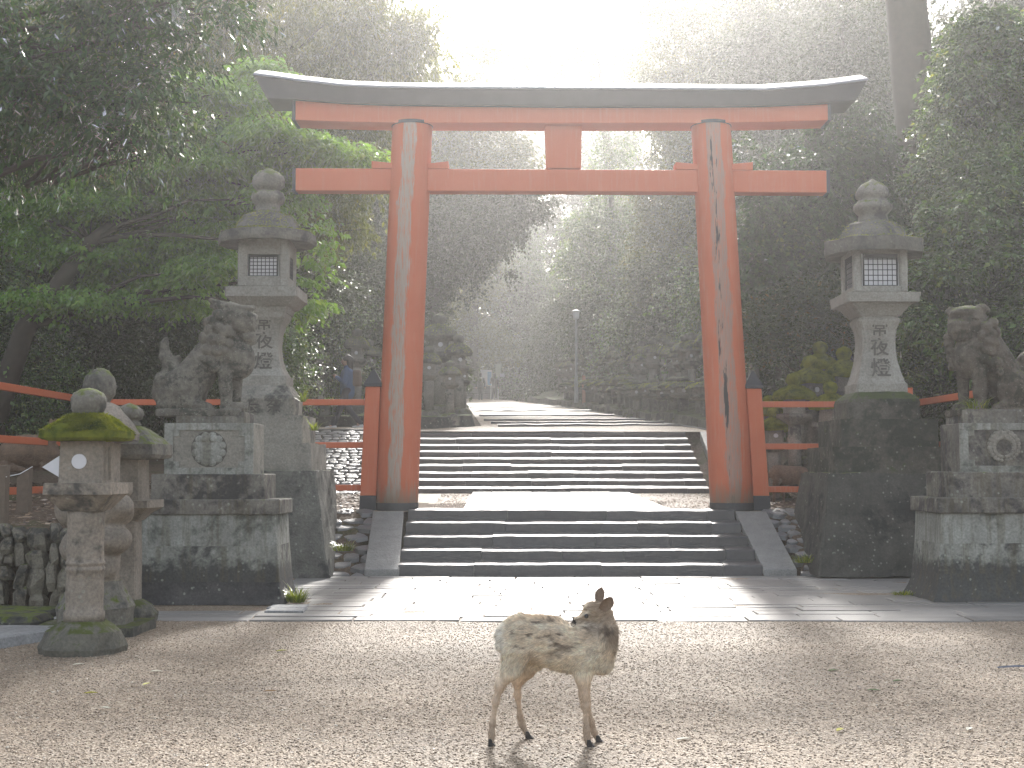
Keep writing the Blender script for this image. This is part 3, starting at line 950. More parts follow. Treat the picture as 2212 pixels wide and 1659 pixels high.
# ------------------------------------------------------------------ the gate
def gate():
    D = 22.75
    root = empty("torii_gate", (px_x(1216, D), D, .93), "large vermilion gate with black curved top beam standing on the landing", "gate")
    rx, ry, rz = root.location
    def part(mb, name, mat, **kw):
        o = mb.build(name, mat, root, **kw); o.location = (-rx, -ry, -rz); return o
    for (bx, tx, rb, rt, mat, lab) in ((857, 888, 46.5, 44, 'red_left', "left pillar with one long pale worn streak"), (1580, 1541.5, 47, 43, 'red_right', "right pillar with dark cracks in its worn streak")):
        X0, X1 = px_x(bx, D), px_x(tx, D); zt = py_z(268, D); k = D / F
        mb = MB(); n = 40; rings = []
        for i in range(13):
            u = i / 12
            r_ = (rb + (rt - rb) * u) * k * (1 - .02 * math.sin(u * 3.14))
            rings.append([(X0 + (X1 - X0) * u - X0 + r_ * math.cos(2 * math.pi * j / n), r_ * math.sin(2 * math.pi * j / n), u * (zt - .93)) for j in range(n)])
        mb.loft(rings)
        pl = mb.build("pillar", M[mat], root, smooth=True); pl.location = (X0 - rx, 0, 0); pl['label'] = lab
        for (zz0, zz1, nm, grow) in ((0, .13, "base_band", .008), (zt - .93 - .055, zt - .93 - .0, "top_band", .010)):
            u0, u1 = zz0 / (zt - .93), zz1 / (zt - .93); mb = MB()
            mb.loft([[((X1 - X0) * u + (rb + (rt - rb) * u + grow / k) * k * math.cos(2 * math.pi * j / n), (rb + (rt - rb) * u + grow / k) * k * math.sin(2 * math.pi * j / n), u * (zt - .93)) for j in range(n)] for u in (u0, u1)])
            mb.build(nm, M['black'], pl, smooth=False)
    # curved top beam with its metal-sheeted ridge
    tx = [552, 600, 643, 743, 843, 956, 1080, 1210, 1350, 1506, 1647, 1772, 1830, 1869]
    ty = [150.6, 156.5, 163, 174, 178, 179.5, 180, 180, 180.5, 182, 183, 174, 167, 161.5]
    bx = [578, 634, 743, 843, 1210, 1506, 1650, 1797, 1850]; by = [213, 213, 221, 225, 229, 229, 227.5, 221, 216]
    rings = []; caps = []
    for i, (x, y) in enumerate(zip(tx, ty)):
        X = px_x(x, D); zr = py_z(y, D); ze = zr - .205
        xb = x + (26 if i == 0 else (-22 if i == len(tx) - 1 else 0))
        Xb = px_x(xb, D); zb = py_z(np.interp(xb, bx, by), D - .40)
        rings.append([(Xb, D - .40, zb), (Xb, D + .40, zb), (X, D + .47, ze - .035), (X, D - .47, ze - .035)])
        caps.append([(X + (-.02 if i == 0 else .02 if i == len(tx) - 1 else 0), D - .52, ze - .035), (X, D + .52, ze - .035), (X, D + .52, ze), (X, D, zr), (X, D - .52, ze)])
    mb = MB(); mb.loft(rings); part(mb, "top_beam", M['black'])
    mb = MB(); mb.loft(caps); ro = part(mb, "roof_sheet", M['roofmetal'])
    # red beam under it, black ends
    def beam(name, x0, x1, ytop, ybot, d, dd, ends=True, mat='red'):
        xs = np.linspace(x0, x1, 17); rg = []
        for x in xs:
            X = px_x(x, D); zt_, zb_ = py_z(ytop(x), D - d), py_z(ybot(x), D - d)
            rg.append([(X, D - d, zb_), (X, D + d, zb_), (X, D + d, zt_), (X, D - d, zt_)])
        mb = MB(); mb.loft(rg); b = part(mb, name, M[mat], bevel=.01)
        if ends:
            for xe, s in ((x0, -1), (x1, 1)):
                X = px_x(xe, D); zt_, zb_ = py_z(ytop(xe), D - d), py_z(ybot(xe), D - d); mb = MB()
                mb.box(min(X + s * .002, X + s * .055), max(X + s * .002, X + s * .055), D - d - .008, D + d + .008, zb_ - .008, zt_ + .008)
                e = mb.build("end_cap", M['black'], b)
    st = lambda x: np.interp(x, bx, by) - 1.5
    sb = lambda x: np.interp(x, [634, 743, 843, 1210, 1506, 1650, 1792], [259, 263, 264.5, 266, 265, 264, 259.5])
    beam("lintel", 637, 1790, st, sb, .28, 0)
    beam("tie_beam", 636, 1789, lambda x: np.interp(x, [630, 1795], [363, 368.5]), lambda x: np.interp(x, [630, 1210, 1795], [411.5, 413, 416]), .15, 0)
    mb = MB(); a, b = px_x(1177, D), px_x(1258, D); zt_, zb_ = py_z(268, D), py_z(366, D)
    mb.loft([[(a + .03, D - .12, zb_), (b - .012, D - .12, zb_), (b - .012, D + .12, zb_), (a + .03, D + .12, zb_)], [(a, D - .12, zt_), (b, D - .12, zt_), (b, D + .12, zt_), (a, D + .12, zt_)]])
    part(mb, "centre_strut", M['red'], bevel=.008)
    for (x0, x1, yo, yi) in ((801, 848, 347.5, 352), (968, 924, 348, 353), (1461, 1510, 350, 354), (1629, 1580, 350, 354)):
        a, b = px_x(x0, D), px_x(x1, D); mb = MB(); d = .17
        zb_ = py_z(np.interp(x0, [630, 1795], [363, 368.5]), D - .15) + .002
        q = [(a, D - d, zb_), (a, D + d, zb_), (a, D + d, py_z(yo, D - d)), (a, D - d, py_z(yo, D - d))]
        w = [(b, D - d, zb_), (b, D + d, zb_), (b, D + d, py_z(yi, D - d)), (b, D - d, py_z(yi, D - d))]
        mb.loft([q, w] if a < b else [w, q]); part(mb, "wedge", M['red'], bevel=.006)


gate()


# ------------------------------------------------------------------ red rail fences
def rail_fence(label, runs, posts, loc):
    root = empty("rail_fence", loc, label, "fence", "red rail fences beside the gate")
    L = Vector(loc)
    for (p0, p1, h, mat) in runs:
        p0, p1 = Vector(p0) - L, Vector(p1) - L
        t = (p1 - p0).normalized(); s = Vector((t.y, -t.x, 0)).normalized() * .035; u = Vector((0, 0, h / 2)); mb = MB()
        mb.loft([[tuple(p - s - u), tuple(p + s - u), tuple(p + s + u), tuple(p - s + u)] for p in (p0, p1)])
        mb.build("rail", M[mat], root, bevel=.008)
    for (x, y, z0, z1) in posts:
        mb = MB(); mb.box(x - L.x - .07, x - L.x + .07, y - L.y - .07, y - L.y + .07, z0 - L.z, z1 - L.z)
        mb.build("post", M['red_old'], root, bevel=.008)
    return root


_D = 22.75
_zl = [py_z(869, _D), py_z(961.5, _D), py_z(1053.5, _D)]
_hh = [.10, .10, .10]
_xl = px_x(212, _D); _x0 = px_x(787, _D)
rail_fence("red rail fence behind the left lion and lantern, joining the gate", [((_xl, _D, z), (_x0, _D, z), h, m) for z, h, m in zip(_zl, _hh, ('red', 'red', 'red_old'))],
           [(_xl, _D, .9, 3.0), (px_x(420, _D), _D + .06, .8, 2.95)], (px_x(500, _D), _D, .92))
rail_fence("red rail fence running toward the viewer above the left bank", [((_xl, _D - .09, z), (_xl - .05, 13.0, z + .03), .105, m) for z, m in zip(_zl, ('red', 'red', 'red_old'))],
           [(_xl - .03, 17.2, .9, 2.95)], (_xl, 18, .92))
_zr = [py_z(873.5, _D), py_z(964.5, _D), py_z(1057, _D)]
_xr = px_x(1962, _D); _x1 = px_x(1640, _D)
rail_fence("red rail fence between the right gate post and right lantern", [((_x1, _D, z), (_xr, _D, z), .10, m) for z, m in zip(_zr, ('red', 'red', 'red_old'))],
           [(_xr, _D, .9, 3.0)], (px_x(1800, _D), _D, .92))
rail_fence("red rail fence running toward the viewer behind the right lion", [((_xr, _D - .09, z), (_xr + .08, 15.0, z), .105, m) for z, m in zip(_zr, ('red', 'red', 'red_old'))],
           [], (_xr, 19, .92))
for (b0, b1, t0, t1, yt, yb, lab) in ((779, 814, 789, 824, 836, 1103, "square red post with dark pyramid cap touching the left pillar"), (1625, 1659, 1611, 1643, 840, 1100, "square red post with dark pyramid cap touching the right pillar")):
    D = 22.72; r0 = empty("gate_post", (px_x((b0 + b1) / 2, D), D, .93), lab, "post", "capped posts beside the gate pillars"); ox, oy, oz = r0.location
    k = 17 * D / F; zt = py_z(yt, D) - oz; sh = px_x((t0 + t1) / 2, D) - ox; d = k
    S = lambda u, kk: [(sh * u - kk, -kk, zt * u), (sh * u + kk, -kk, zt * u), (sh * u + kk, kk, zt * u), (sh * u - kk, kk, zt * u)]
    mb = MB(); mb.loft([S(.12, k), S(1, k * .94)]); mb.build("shaft", M['red'], r0, bevel=.01)
    mb = MB(); mb.loft([S(-.02, k * 1.03), S(.119, k * 1.03)]); mb.build("shoe", M['black'], r0)
    mb = MB(); q = S(1, k * 1.12); mb.loft([[(a, b, c + .002) for a, b, c in q], [(a, b, c + .055) for a, b, c in q], [(sh + (a - sh) * .12, b * .12, c + .30) for a, b, c in q]])
    mb.build("cap", M['black'], r0)
# ------------------------------------------------------------------ lettering and crests cut in stone
def glyph(ch, h, depth=.012):
    cu = bpy.data.curves.new("glyph", 'FONT'); cu.body = ch; cu.size = h; cu.extrude = depth / 2; cu.align_x = 'CENTER'; cu.align_y = 'CENTER'; cu.offset = h * .012
    o = bpy.data.objects.new("glyph", cu); COL.objects.link(o)
    bpy.context.view_layer.update()
    dg = bpy.context.evaluated_depsgraph_get()
    me = bpy.data.meshes.new_from_object(o.evaluated_get(dg))
    bpy.data.objects.remove(o); bpy.data.curves.remove(cu)
    V = np.array([v.co[:] for v in me.vertices]).reshape(-1, 3); Fc = [tuple(p.vertices) for p in me.polygons]
    bpy.data.meshes.remove(me)
    return V, Fc


def face_text(mb, ch, h, x, y, z, tilt=0.0):
    """upright glyph facing -Y, leaning back by tilt"""
    V, Fc = glyph(ch, h)
    if len(V) == 0: return
    c, s = math.cos(tilt), math.sin(tilt)
    W = np.stack([V[:, 0], V[:, 1] * s - V[:, 2] * c, V[:, 1] * c + V[:, 2] * s], 1) + np.array([x, y, z])
    mb.add(W, Fc)


def roof_ring(n, R, z_under, z_edge0, z_edge1, dome, r_under, rot):
    """umbrella-shaped lantern cap: sloped underside, thick rim, domed top"""
    pr = [(r_under, z_under), (R * .985, z_edge0), (R, z_edge0 + (z_edge1 - z_edge0) * .3), (R * .985, z_edge1)] + dome
    mb = MB(); mb.lathe(pr, n, rot=rot); return mb


def moss_blades(o, n, L, seed, zmin=None, parent=None, up=.25, name="moss_tufts"):
    """short tufts growing on the upper side of a stone"""
    me = o.data; V = np.array([v.co[:] for v in me.vertices]); Q = []
    for p in me.polygons:
        v = list(p.vertices)
        for i in range(1, len(v) - 1): Q.append((v[0], v[i], v[i + 1]))
    Q = np.array(Q)
    fn = np.cross(V[Q[:, 1]] - V[Q[:, 0]], V[Q[:, 2]] - V[Q[:, 0]]); nz = fn[:, 2] / np.maximum(np.linalg.norm(fn, axis=1), 1e-9)
    keep = nz > up
    if zmin is not None: keep &= V[Q].mean(1)[:, 2] > zmin
    Q = Q[keep]
    r = np.random.default_rng(seed)
    fl = lambda p: np.stack([p[:, 0] * .6, p[:, 1] * .6, -np.full(len(p), .5)], 1) + r.normal(0, .3, p.shape)
    Vb, Fb, _ = blades(V, Q, n, L, L * .22, fl, .5, r, mask=lambda c: np.clip(vnoise(c, 7, seed, 2) * 2.5 + .9, .02, 1))
    return tag(obj(name, mesh_from(name, Vb, Fb), M['moss'], parent or o), kind='stuff')


# ------------------------------------------------------------------ the two tall votive lanterns
def votive_lantern(axis_x, D, base_top, base_bot, label, spec, chars, base_chars, mats, rot):
    X = px_x(axis_x, D)
    root = empty("votive_lantern", (X, D, 0), label, "stone lantern", "tall votive lanterns flanking the gate")
    z = lambda y, d=0.0: py_z(y, D - d)
    S = spec
    # stepped base
    mb = MB(); (t, wt, b, wb) = S['rock']
    mb.sq([(wb, wb, z(b, wb)), (wb * .42 + wt * .58, wb * .42 + wt * .58, z(b, wb) * .55 + z(t, wt) * .45), (wt, wt, z(t, wt))], ch=.03)
    mb.build("base_stone", M[mats[0]], root, rough=.045, rfreq=2.2, cell=.14, smooth=False)
    for (yt, yb, w) in S['tiers'][:2]:
        mb = MB(); mb.sq([(w, w, z(yb, w) - .012), (w, w, z(yt, w))], ch=.02)
        mb.build("plinth", M[mats[1]], root, rough=.02, rfreq=3.5, cell=.12)
    (yt, yb, w) = S['tiers'][2]; (ylt, wl) = S['lotus']
    mb = MB(); mb.sq([(w, w, z(yb, w) - .012), (w, w, z(yt, w)), (w * .97, w * .97, z(yt, w) + .05), (w * .86, w * .86, z(yt, w) + .11), (wl, wl, z(ylt, wl) + .005)], ch=.06)
    lb = mb.build("lotus_base", M[mats[1]], root, rough=.015, rfreq=4, cell=.1)
    if base_chars:
        mb = MB()
        for i, c in enumerate(base_chars): face_text(mb, c, .24, -.40 + i * .31, -w - .012, (z(yt, w) + z(yb, w)) / 2)
        mb.build("carved_letter", M['carve_shade'], lb)
    # flaring shaft with three characters
    pr = S['shaft']
    mb = MB(); mb.sq([(w_, w_, z(y_, w_)) for (y_, w_) in pr], ch=.035)
    sh = mb.build("shaft", M[mats[2]], root, rough=.006, rfreq=6, cell=.09, smooth=False)
    ys = [p[0] for p in pr][::-1]; ws = [p[1] for p in pr][::-1]
    mb = MB()
    for c, yc, hh in chars:
        w_ = float(np.interp(yc, ys, ws)); w2 = float(np.interp(yc + 14, ys, ws)); w1 = float(np.interp(yc - 14, ys, ws))
        zz = z(yc, w_); tl = math.atan2(w2 - w1, z(yc - 14, w_) - z(yc + 14, w_))
        face_text(mb, c, hh, 0, -w_ - .008, zz, tl)
    mb.build("carved_letter", M['carve_shade'], sh)
    # dais
    mb = MB(); mb.sq([(w_, w_, z(y_, w_)) for (y_, w_) in S['dais']], ch=.03); mb.build("dais", M[mats[2]], root, rough=.008, rfreq=5, cell=.1)
    # fire box: four corner posts, sill and head round recessed panes
    (yt, yb, w, xw, yw0, yw1) = S['box']; z0, z1 = z(yb, w), z(yt, w); zw0, zw1 = z(yw1, w), z(yw0, w)
    mb = MB()
    for sx in (-1, 1):
        for sy in (-1, 1):
            a, b = sorted((sx * w, sx * xw)); c, d = sorted((sy * w, sy * xw))
            mb.sq([((b - a) / 2, (d - c) / 2, z0), ((b - a) / 2 * 1.03, (d - c) / 2 * 1.03, (z0 + z1) / 2), ((b - a) / 2, (d - c) / 2, z1)], (a + b) / 2, (c + d) / 2, ch=.03)
    for (a, b) in ((z0 - .004, zw0), (zw1, z1 + .06)): mb.sq([(w - .012, w - .012, a), (w - .012, w - .012, b)], ch=.03)
    fb = mb.build("fire_box", M[mats[2]], root, bevel=.01)
    for (ax_, sg) in ((0, -1), (1, -1), (1, 1), (0, 1)):
        R = lambda x, y: (x, y) if ax_ == 0 else (y, x)
        mbp = MB(); q = sorted((sg * (w - .075), sg * (w - .055)))
        a, b = (-xw, q[0]), (xw, q[1]); A, B = R(*a), R(*b)
        mbp.box(min(A[0], B[0]), max(A[0], B[0]), min(A[1], B[1]), max(A[1], B[1]), zw0, zw1)
        wi = mbp.build("window", M['paper'], root)
        mbl = MB(); g = sg * (w - .045)
        for i in range(8):
            xx = -xw * .90 + 1.8 * xw * i / 7; p0, p1 = R(xx, g), R(xx, g); mbl.tube([(p0[0], p0[1], zw0), (p1[0], p1[1], zw1)], .006 if 0 < i < 7 else .014, 4)
        for i in range(7):
            zz = zw0 + (zw1 - zw0) * i / 6; p0, p1 = R(-xw * .9, g), R(xw * .9, g)
            mbl.tube([(p0[0], p0[1], zz), (p1[0], p1[1], zz)], .006 if 0 < i < 6 else .016, 4)
        # upper third is solid timber
        zt_ = zw1 - (zw1 - zw0) * S.get('blind', .2); p0, p1 = R(-xw * .93, g - sg * .004), R(xw * .93, g + sg * .004)
        mbl.box(min(p0[0], p1[0]), max(p0[0], p1[0]), min(p0[1], p1[1]), max(p0[1], p1[1]), zt_, zw1 - .002)
        mbl.build("lattice", M['lattice'], wi)
    # cap
    (y_d, r_d, y_e1, y_e0, R_, n) = S['cap']
    ze1, ze0, zd = z(y_e1, R_ * .8), z(y_e0, R_ * .8), z(y_d)
    mb = roof_ring(n, R_, z1 + .03, ze0, ze1, [(R_ * .93, ze1 + .012), (R_ * .70, ze1 + .05), (R_ * .63, ze1 + (zd - ze1) * .48), (R_ * .50, ze1 + (zd - ze1) * .86), (r_d * .8, zd)], w * .9, rot)
    cp = mb.build("cap", M[mats[3]], root, rough=.025, rfreq=3, cell=.10)
    moss_blades(cp, 2600 if S.get('mossy') else 1200, .035, 5, parent=cp)
    mb = MB(); mb.lathe(S_fin(S, z), 20); fi = mb.build("finial", M['lantern_moss'], root, smooth=True, rough=.014, rfreq=5, cell=.07)
    return root


def S_fin(S, z):
    return [(r, z(y)) for (y, r) in S['finial']]


LEFT = dict(rock=(1016, .94, 1249, 1.19), tiers=[(957, 1016, .85), (897, 957, .69), (860, 897, .51)], lotus=(833, .385),
            shaft=[(833, .375), (811, .375), (810, .345), (795, .275), (775, .235), (750, .215), (725, .225), (700, .265), (684, .33), (674, .345)],
            dais=[(674, .36), (662, .385), (659, .43), (640, .555), (639, .56), (618, .56)],
            box=(519, 617, .40, .245, 549, 596), cap=(462, .34, 493, 516, .78, 14), mossy=True, blind=.12,
            finial=[(464, .22), (456, .20), (446, .19), (443, .20), (438, .255), (428, .275), (418, .25), (414, .17), (412, .19), (404, .245), (393, .262), (382, .235), (373, .165), (367, .06), (363, .01)])
RIGHT = dict(rock=(1022, 1.0, 1246, 1.24), tiers=[(965, 1023, .90), (905, 965, .75), (868, 905, .55)], lotus=(847, .40),
             shaft=[(847, .40), (828, .40), (827, .375), (805, .325), (780, .285), (755, .265), (736, .26), (712, .275), (694, .325), (688, .33), (687, .30), (677, .30)],
             dais=[(682, .33), (668, .40), (655, .47), (652, .48), (651, .56), (630, .58)],
             box=(539, 629, .425, .29, 547, 617), cap=(482, .38, 510, 540, .82, 8), blind=.14,
             finial=[(484, .26), (476, .235), (466, .225), (461, .26), (452, .31), (444, .30), (437, .24), (430, .22), (427, .26), (418, .262), (408, .235), (399, .165), (393, .07), (387, .008)])
votive_lantern(574, 21.2, 0, 0, "tall stone lantern with mossy wide cap and lattice window, left of the gate", LEFT,
               [("常", 700, .26), ("夜", 738, .28), ("燈", 782, .30)], "剄良奈", ('rock_base', 'granite', 'granite_pale', 'cap_stone'), math.radians(4))
votive_lantern(1893, 21.2, 0, 0, "tall stone lantern on a dark mossy stepped base, right of the gate", RIGHT,
               [("常", 712, .27), ("夜", 752, .29), ("燈", 797, .32)], "", ('rock_dark', 'plinth_moss', 'granite_pale', 'cap_stone'), math.radians(8))


# ------------------------------------------------------------------ pedestals of the lions
def pedestal(cx, D, label, prof, step, die, top, dark, side, crest_kind):
    root = empty("lion_pedestal", (cx, D, 0), label, "pedestal", "carved pedestals of the stone lions")
    yF = lambda d: D - d
    def zz(y, d): return py_z(y, D - d)
    (Y0, Y1, Y2, Y3, Y4) = prof['y']     # ground, courses, underside of slab
    W = prof['w']; dd = prof['d']
    def course(y0, y1, w0, w1, d0, d1, name, mat, bend=False):
        mb = MB(); n = 5; L = []
        for i in range(n + 1):
            u = i / n; e = (1 - u) ** 2 if bend else (1 - u)
            L.append((w1 + (w0 - w1) * e, d1 + (d0 - d1) * e, zz(y0 + (y1 - y0) * u, d0)))
        mb.sq(L, ch=.012); return mb.build(name, M[mat], root, rough=.006, rfreq=4, cell=.2, smooth=False)
    course(Y0, Y1 + .6, W[0], W[1], dd + W[0] - W[3], dd + W[1] - W[3], "foot_course", dark, True)
    course(Y1, Y2 + .6, W[1], W[2], dd + W[1] - W[3], dd + W[2] - W[3], "lower_course", 'pedestal')
    course(Y2, Y3, W[2], W[3], dd + W[2] - W[3], dd, "upper_course", 'pedestal_up')
    mb = MB(); w, d, y0, y1 = prof['slab']; mb.sq([(w, d, zz(y0, d)), (w, d, zz(y1, d))]); mb.build("slab", M['pedestal_dark'], root, rough=.008, rfreq=4, cell=.15, bevel=.012)
    w, d, y0, y1 = step; mb = MB(); mb.sq([(w, d, zz(y0, d) - .012), (w, d, zz(y1, d))]); mb.build("step_block", M['pedestal_dark'], root, rough=.008, rfreq=4, cell=.15, bevel=.012)
    w, d, y0, y1 = die; z0, z1 = zz(y0, d) - .012, zz(y1, d)
    mb = MB(); mb.sq([(w, d, z0), (w, d, z1)]); di = mb.build("die", M['granite' if not side else 'pedestal_dark'], root, rough=.006, rfreq=4, cell=.15, bevel=.01)  # left die darker than its border, painting shade into the sunk panel
    # raised border with notched corners, leaving the panel sunk
    iw, ih0, ih1, nt = w * .80, z0 + (z1 - z0) * .14, z0 + (z1 - z0) * .86, .075; p = .022
    mb = MB()
    for (a, b, c, e) in ((-w, w, ih1, z1), (-w, w, z0, ih0), (-w, -iw, ih0, ih1), (iw, w, ih0, ih1)):
        mb.box(a + .001, b - .001, -d - p, -d + .01, c, e)
    for sx in (-1, 1):
        for (zz0, zz1) in ((ih0, ih0 + nt), (ih1 - nt, ih1)):
            a, b = sorted((sx * iw, sx * (iw - nt))); mb.box(a, b, -d - p + .001, -d + .01, zz0, zz1)
    mb.build("panel_border", M['pedestal_up'], di, bevel=.006)
    # hanging wisteria crest
    mb = MB(); R = (z1 - z0) * .33; cz = (z0 + z1) / 2; yy = -d - .006
    def petal(x, z_, r, sx=1.0, h=.022):
        k = 9; ring = lambda q, yo: [(x + r * q * sx * math.cos(2 * math.pi * i / k), yo, z_ + r * q * math.sin(2 * math.pi * i / k)) for i in range(k)]
        mb.loft([ring(1, yy + .012), ring(.95, yy - h * .5), ring(.5, yy - h)])
    if crest_kind == 'disc':
        g_ = MB(); k = 36; g_.loft([[(R * q * math.cos(2 * math.pi * i / k), yo, cz + R * q * math.sin(2 * math.pi * i / k)) for i in range(k)] for q, yo in ((1.055, yy + .012), (1.045, yy + .002))]); g_.build('crest_shade_ring', M['carve_shade'], di)  # dark ring behind the crest, painted as groove shade
        n = 12
        for i in range(n): petal(R * .80 * math.cos(i * 2 * math.pi / n + .26), cz + R * .80 * math.sin(i * 2 * math.pi / n + .26), R * .24)
        k = 24; mb.loft([[(R * .88 * q * math.cos(2 * math.pi * i / k), yo, cz + R * .88 * q * math.sin(2 * math.pi * i / k)) for i in range(k)] for q, yo in ((1, yy + .01), (.97, yy - .012), (.7, yy - .018))])
        for s in (-1, 1): petal(s * R * .24, cz + R * .62, R * .26, 1.2, .04)
    else:
        n = 11
        for s in (-1, 1):
            for i in range(n):
                a = math.radians(78 - i * 15.5); rr = R * (.98 - .02 * i); sz = R * (.20 - .008 * i)
                petal(s * rr * math.cos(a), cz + rr * math.sin(a), sz); petal(s * rr * .70 * math.cos(a), cz + rr * .72 * math.sin(a), sz * .95)
        for i in range(3): petal((i - 1) * R * .22, cz + R * .85, R * .2)
    mb.build("crest", M['granite'] if crest_kind != 'disc' else M['pedestal_up'], di)
    w, d, y0, y1 = top; mb = MB(); mb.sq([(w, d, zz(y0, d) - .012), (w, d, zz(y1, d))]); mb.build("top_block", M['pedestal_dark'], root, rough=.012, rfreq=4, cell=.12, bevel=.015)
    return root


M['pedestal_up'] = stone("pale pedestal granite", (0.225, 0.225, 0.195), (0.325, 0.325, 0.285), darkness=.45, moss=.03, lichen=.35, streak=.45, dark=(0.07, 0.075, 0.06))
pedestal(-3.70, 16.75, "lion pedestal with round crest panel and stained courses, left of the paving",
         dict(y=(1307, 1258, 1180, 1111, 0), w=(.98, .905, .865, .845), d=.44, slab=(.895, .48, 1112, 1079)), (.69, .40, 1079, 1024), (.545, .34, 1024, 914), (.43, .29, 914, 890), 'foot_black', False, 'disc')
pedestal(6.13, 17.12, "lion pedestal with pale wreath crest on dark panel, right of the paving",
         dict(y=(1302, 1240, 1174, 1108, 0), w=(1.0, .90, .865, .85), d=.52, slab=(.905, .57, 1109, 1075)), (.72, .48, 1075, 1019), (.555, .37, 1019, 914), (.50, .32, 914, 884), 'pedestal', True, 'wreath')


# ------------------------------------------------------------------ small lanterns beside the left wall
def small_lantern(px, D, label, spec, mats, rot=0.0):
    X = px_x(px, D); root = empty("stone_lantern", (X, D, 0), label, "stone lantern", "small lanterns by the left wall", rz=rot)
    z = lambda y: py_z(y, D)
    S = spec
    for (nm, prof, n, ph, mat, rg, cell, kind) in S:
        mb = MB()
        if kind == 'sq': mb.sq([(r, r, z(y)) for (y, r) in prof], ch=n)
        else: mb.lathe([(r, z(y)) for (y, r) in prof], n, rot=ph)
        o = mb.build(nm, M[mat], root, rough=rg, rfreq=5, cell=cell, smooth=(kind == 'round'))
        if nm == 'cap' and mat == 'moss':
            moss_blades(o, 9000, .028, 3, parent=o)
    return root


A30 = math.radians(30)
L1 = small_lantern(190, 12.15, "nearest small lantern with bright green moss on its cap and a round white window", [
    ("base_stone", [(1416, .37), (1395, .385), (1362, .33), (1340, .215)], 10, .2, 'moss_stone', .055, .08, 'lathe'),
    ("column", [(1341, .178), (1322, .182), (1318, .166), (1233, .163), (1231, .172), (1226, .172), (1224, .163), (1220, .163), (1218, .172), (1213, .172), (1211, .163), (1120, .16), (1102, .17)], 28, 0, 'lantern', .006, .09, 'round'),
    ("dais", [(1103, .175), (1095, .20), (1070, .28), (1067, .30), (1043, .295)], .02, 0, 'lantern', .007, .08, 'sq'),
    ("fire_box", [(1043, .195), (954, .19)], .02, 0, 'lantern', .006, .08, 'sq'),
    ("cap", [(954, .17), (951, .33), (946, .355), (932, .35), (922, .30), (908, .225), (898, .17)], .09, 0, 'moss', .03, .045, 'sq'),
    ("finial", [(900, .10), (894, .125), (880, .15), (862, .155), (850, .13), (842, .07), (839, .01)], 16, 0, 'lantern_moss', .018, .05, 'round')],
    ('lantern',), 0)
_z = lambda y: py_z(y, 12.15)
_mb = MB(); _r, _cy = .066, -.2185
_mb.add([( -.01 + _r * math.cos(i * .2618), -.203, _z(997) + _r * math.sin(i * .2618)) for i in range(24)] + [(-.01 + _r * math.cos(i * .2618), -.15, _z(997) + _r * math.sin(i * .2618)) for i in range(24)],
        [tuple(range(24))[::1]] + [(i, (i + 24), ((i + 1) % 24) + 24, (i + 1) % 24) for i in range(24)])
_w = _mb.build("window", M['paper'], L1)
_mb = MB(); _mb.loft([[(-.40, -.02, _z(1009)), (-.2, -.16, _z(985)), (-.2, -.16, _z(1030))], [(-.40, -.016, _z(1009)), (-.2, -.156, _z(985)), (-.2, -.156, _z(1030))]])
_mb.build("paper_screen", M['paper'], L1)
_mb = MB(); _mb.tube([(.195, -.10, _z(1036)), (.195, -.10, _z(966))], .018, 6); _mb.tube([(.197, .02, _z(1036)), (.197, .02, _z(966))], .018, 6); _mb.build("slot_frame", M['lantern'], L1)


def beast_lantern():
    D, px = 13.6, 214; X = px_x(px, D); z = lambda y: py_z(y, D); k = D / F
    root = empty("stone_lantern", (X, D, 0), "small lantern with a carved beast shaped shaft behind the mossy lantern", "stone lantern", "small lanterns by the left wall")
    pr = [('e', (0, 0, z(1105)), (.36, .30, .22)), ('e', (.20, -.10, z(1095)), (.19, .17, .15)), ('e', (-.26, -.06, z(1095)), (.15, .15, .2)), ('c', (0, 0, z(1130)), (0, 0, z(1280)), .25, .22),
          ('e', (.16, -.1, z(1165)), (.22, .2, .16)), ('e', (-.12, -.15, z(1180)), (.2, .16, .18)), ('e', (.10, -.12, z(1225)), (.15, .13, .15)), ('e', (0, 0, z(1285)), (.27, .27, .1))]
    V, Q = sdf_mesh(pr, .018, .04, noise=[(.012, 9, 3)])
    obj("beast_shaft", mesh_from("beast_shaft", V, Q, True), M['lantern'], root)
    mb = MB(); mb.lathe([(.37, z(1352)), (.39, z(1310)), (.36, z(1300)), (.27, z(1268)), (.25, z(1255))], 8, rot=.4); mb.build("lotus_foot", M['lantern_moss'], root, rough=.02, rfreq=6, cell=.08)
    mb = MB(); mb.sq([(.50, .42, z(1372)), (.50, .42, z(1345))], ch=.03); mb.build("base_stone", M['moss_stone'], root, rough=.025, rfreq=4, cell=.1)
    mb = MB(); mb.lathe([(.22, z(1098)), (.34, z(1068)), (.35, z(1062)), (.35, z(1042))], 6, rot=A30); mb.build("dais", M['lantern'], root, rough=.01, rfreq=5, cell=.1)
    mb = MB(); mb.lathe([(.22, z(1043)), (.22, z(955))], 6, rot=A30); mb.build("fire_box", M['lantern'], root, rough=.008, rfreq=5, cell=.1)
    mb = MB(); mb.lathe([(.2, z(958)), (.44, z(951)), (.45, z(938)), (.34, z(905)), (.22, z(878)), (.12, z(868))], 6, rot=A30 + .3); mb.build("cap", M['lantern'], root, rough=.02, rfreq=4, cell=.09)
    mb = MB(); mb.lathe([(.10, z(870)), (.12, z(862)), (.155, z(852)), (.168, z(835)), (.15, z(815)), (.09, z(801)), (.015, z(795))], 16); mb.build("finial", M['lantern_moss'], root, smooth=True, rough=.02, rfreq=7, cell=.05)


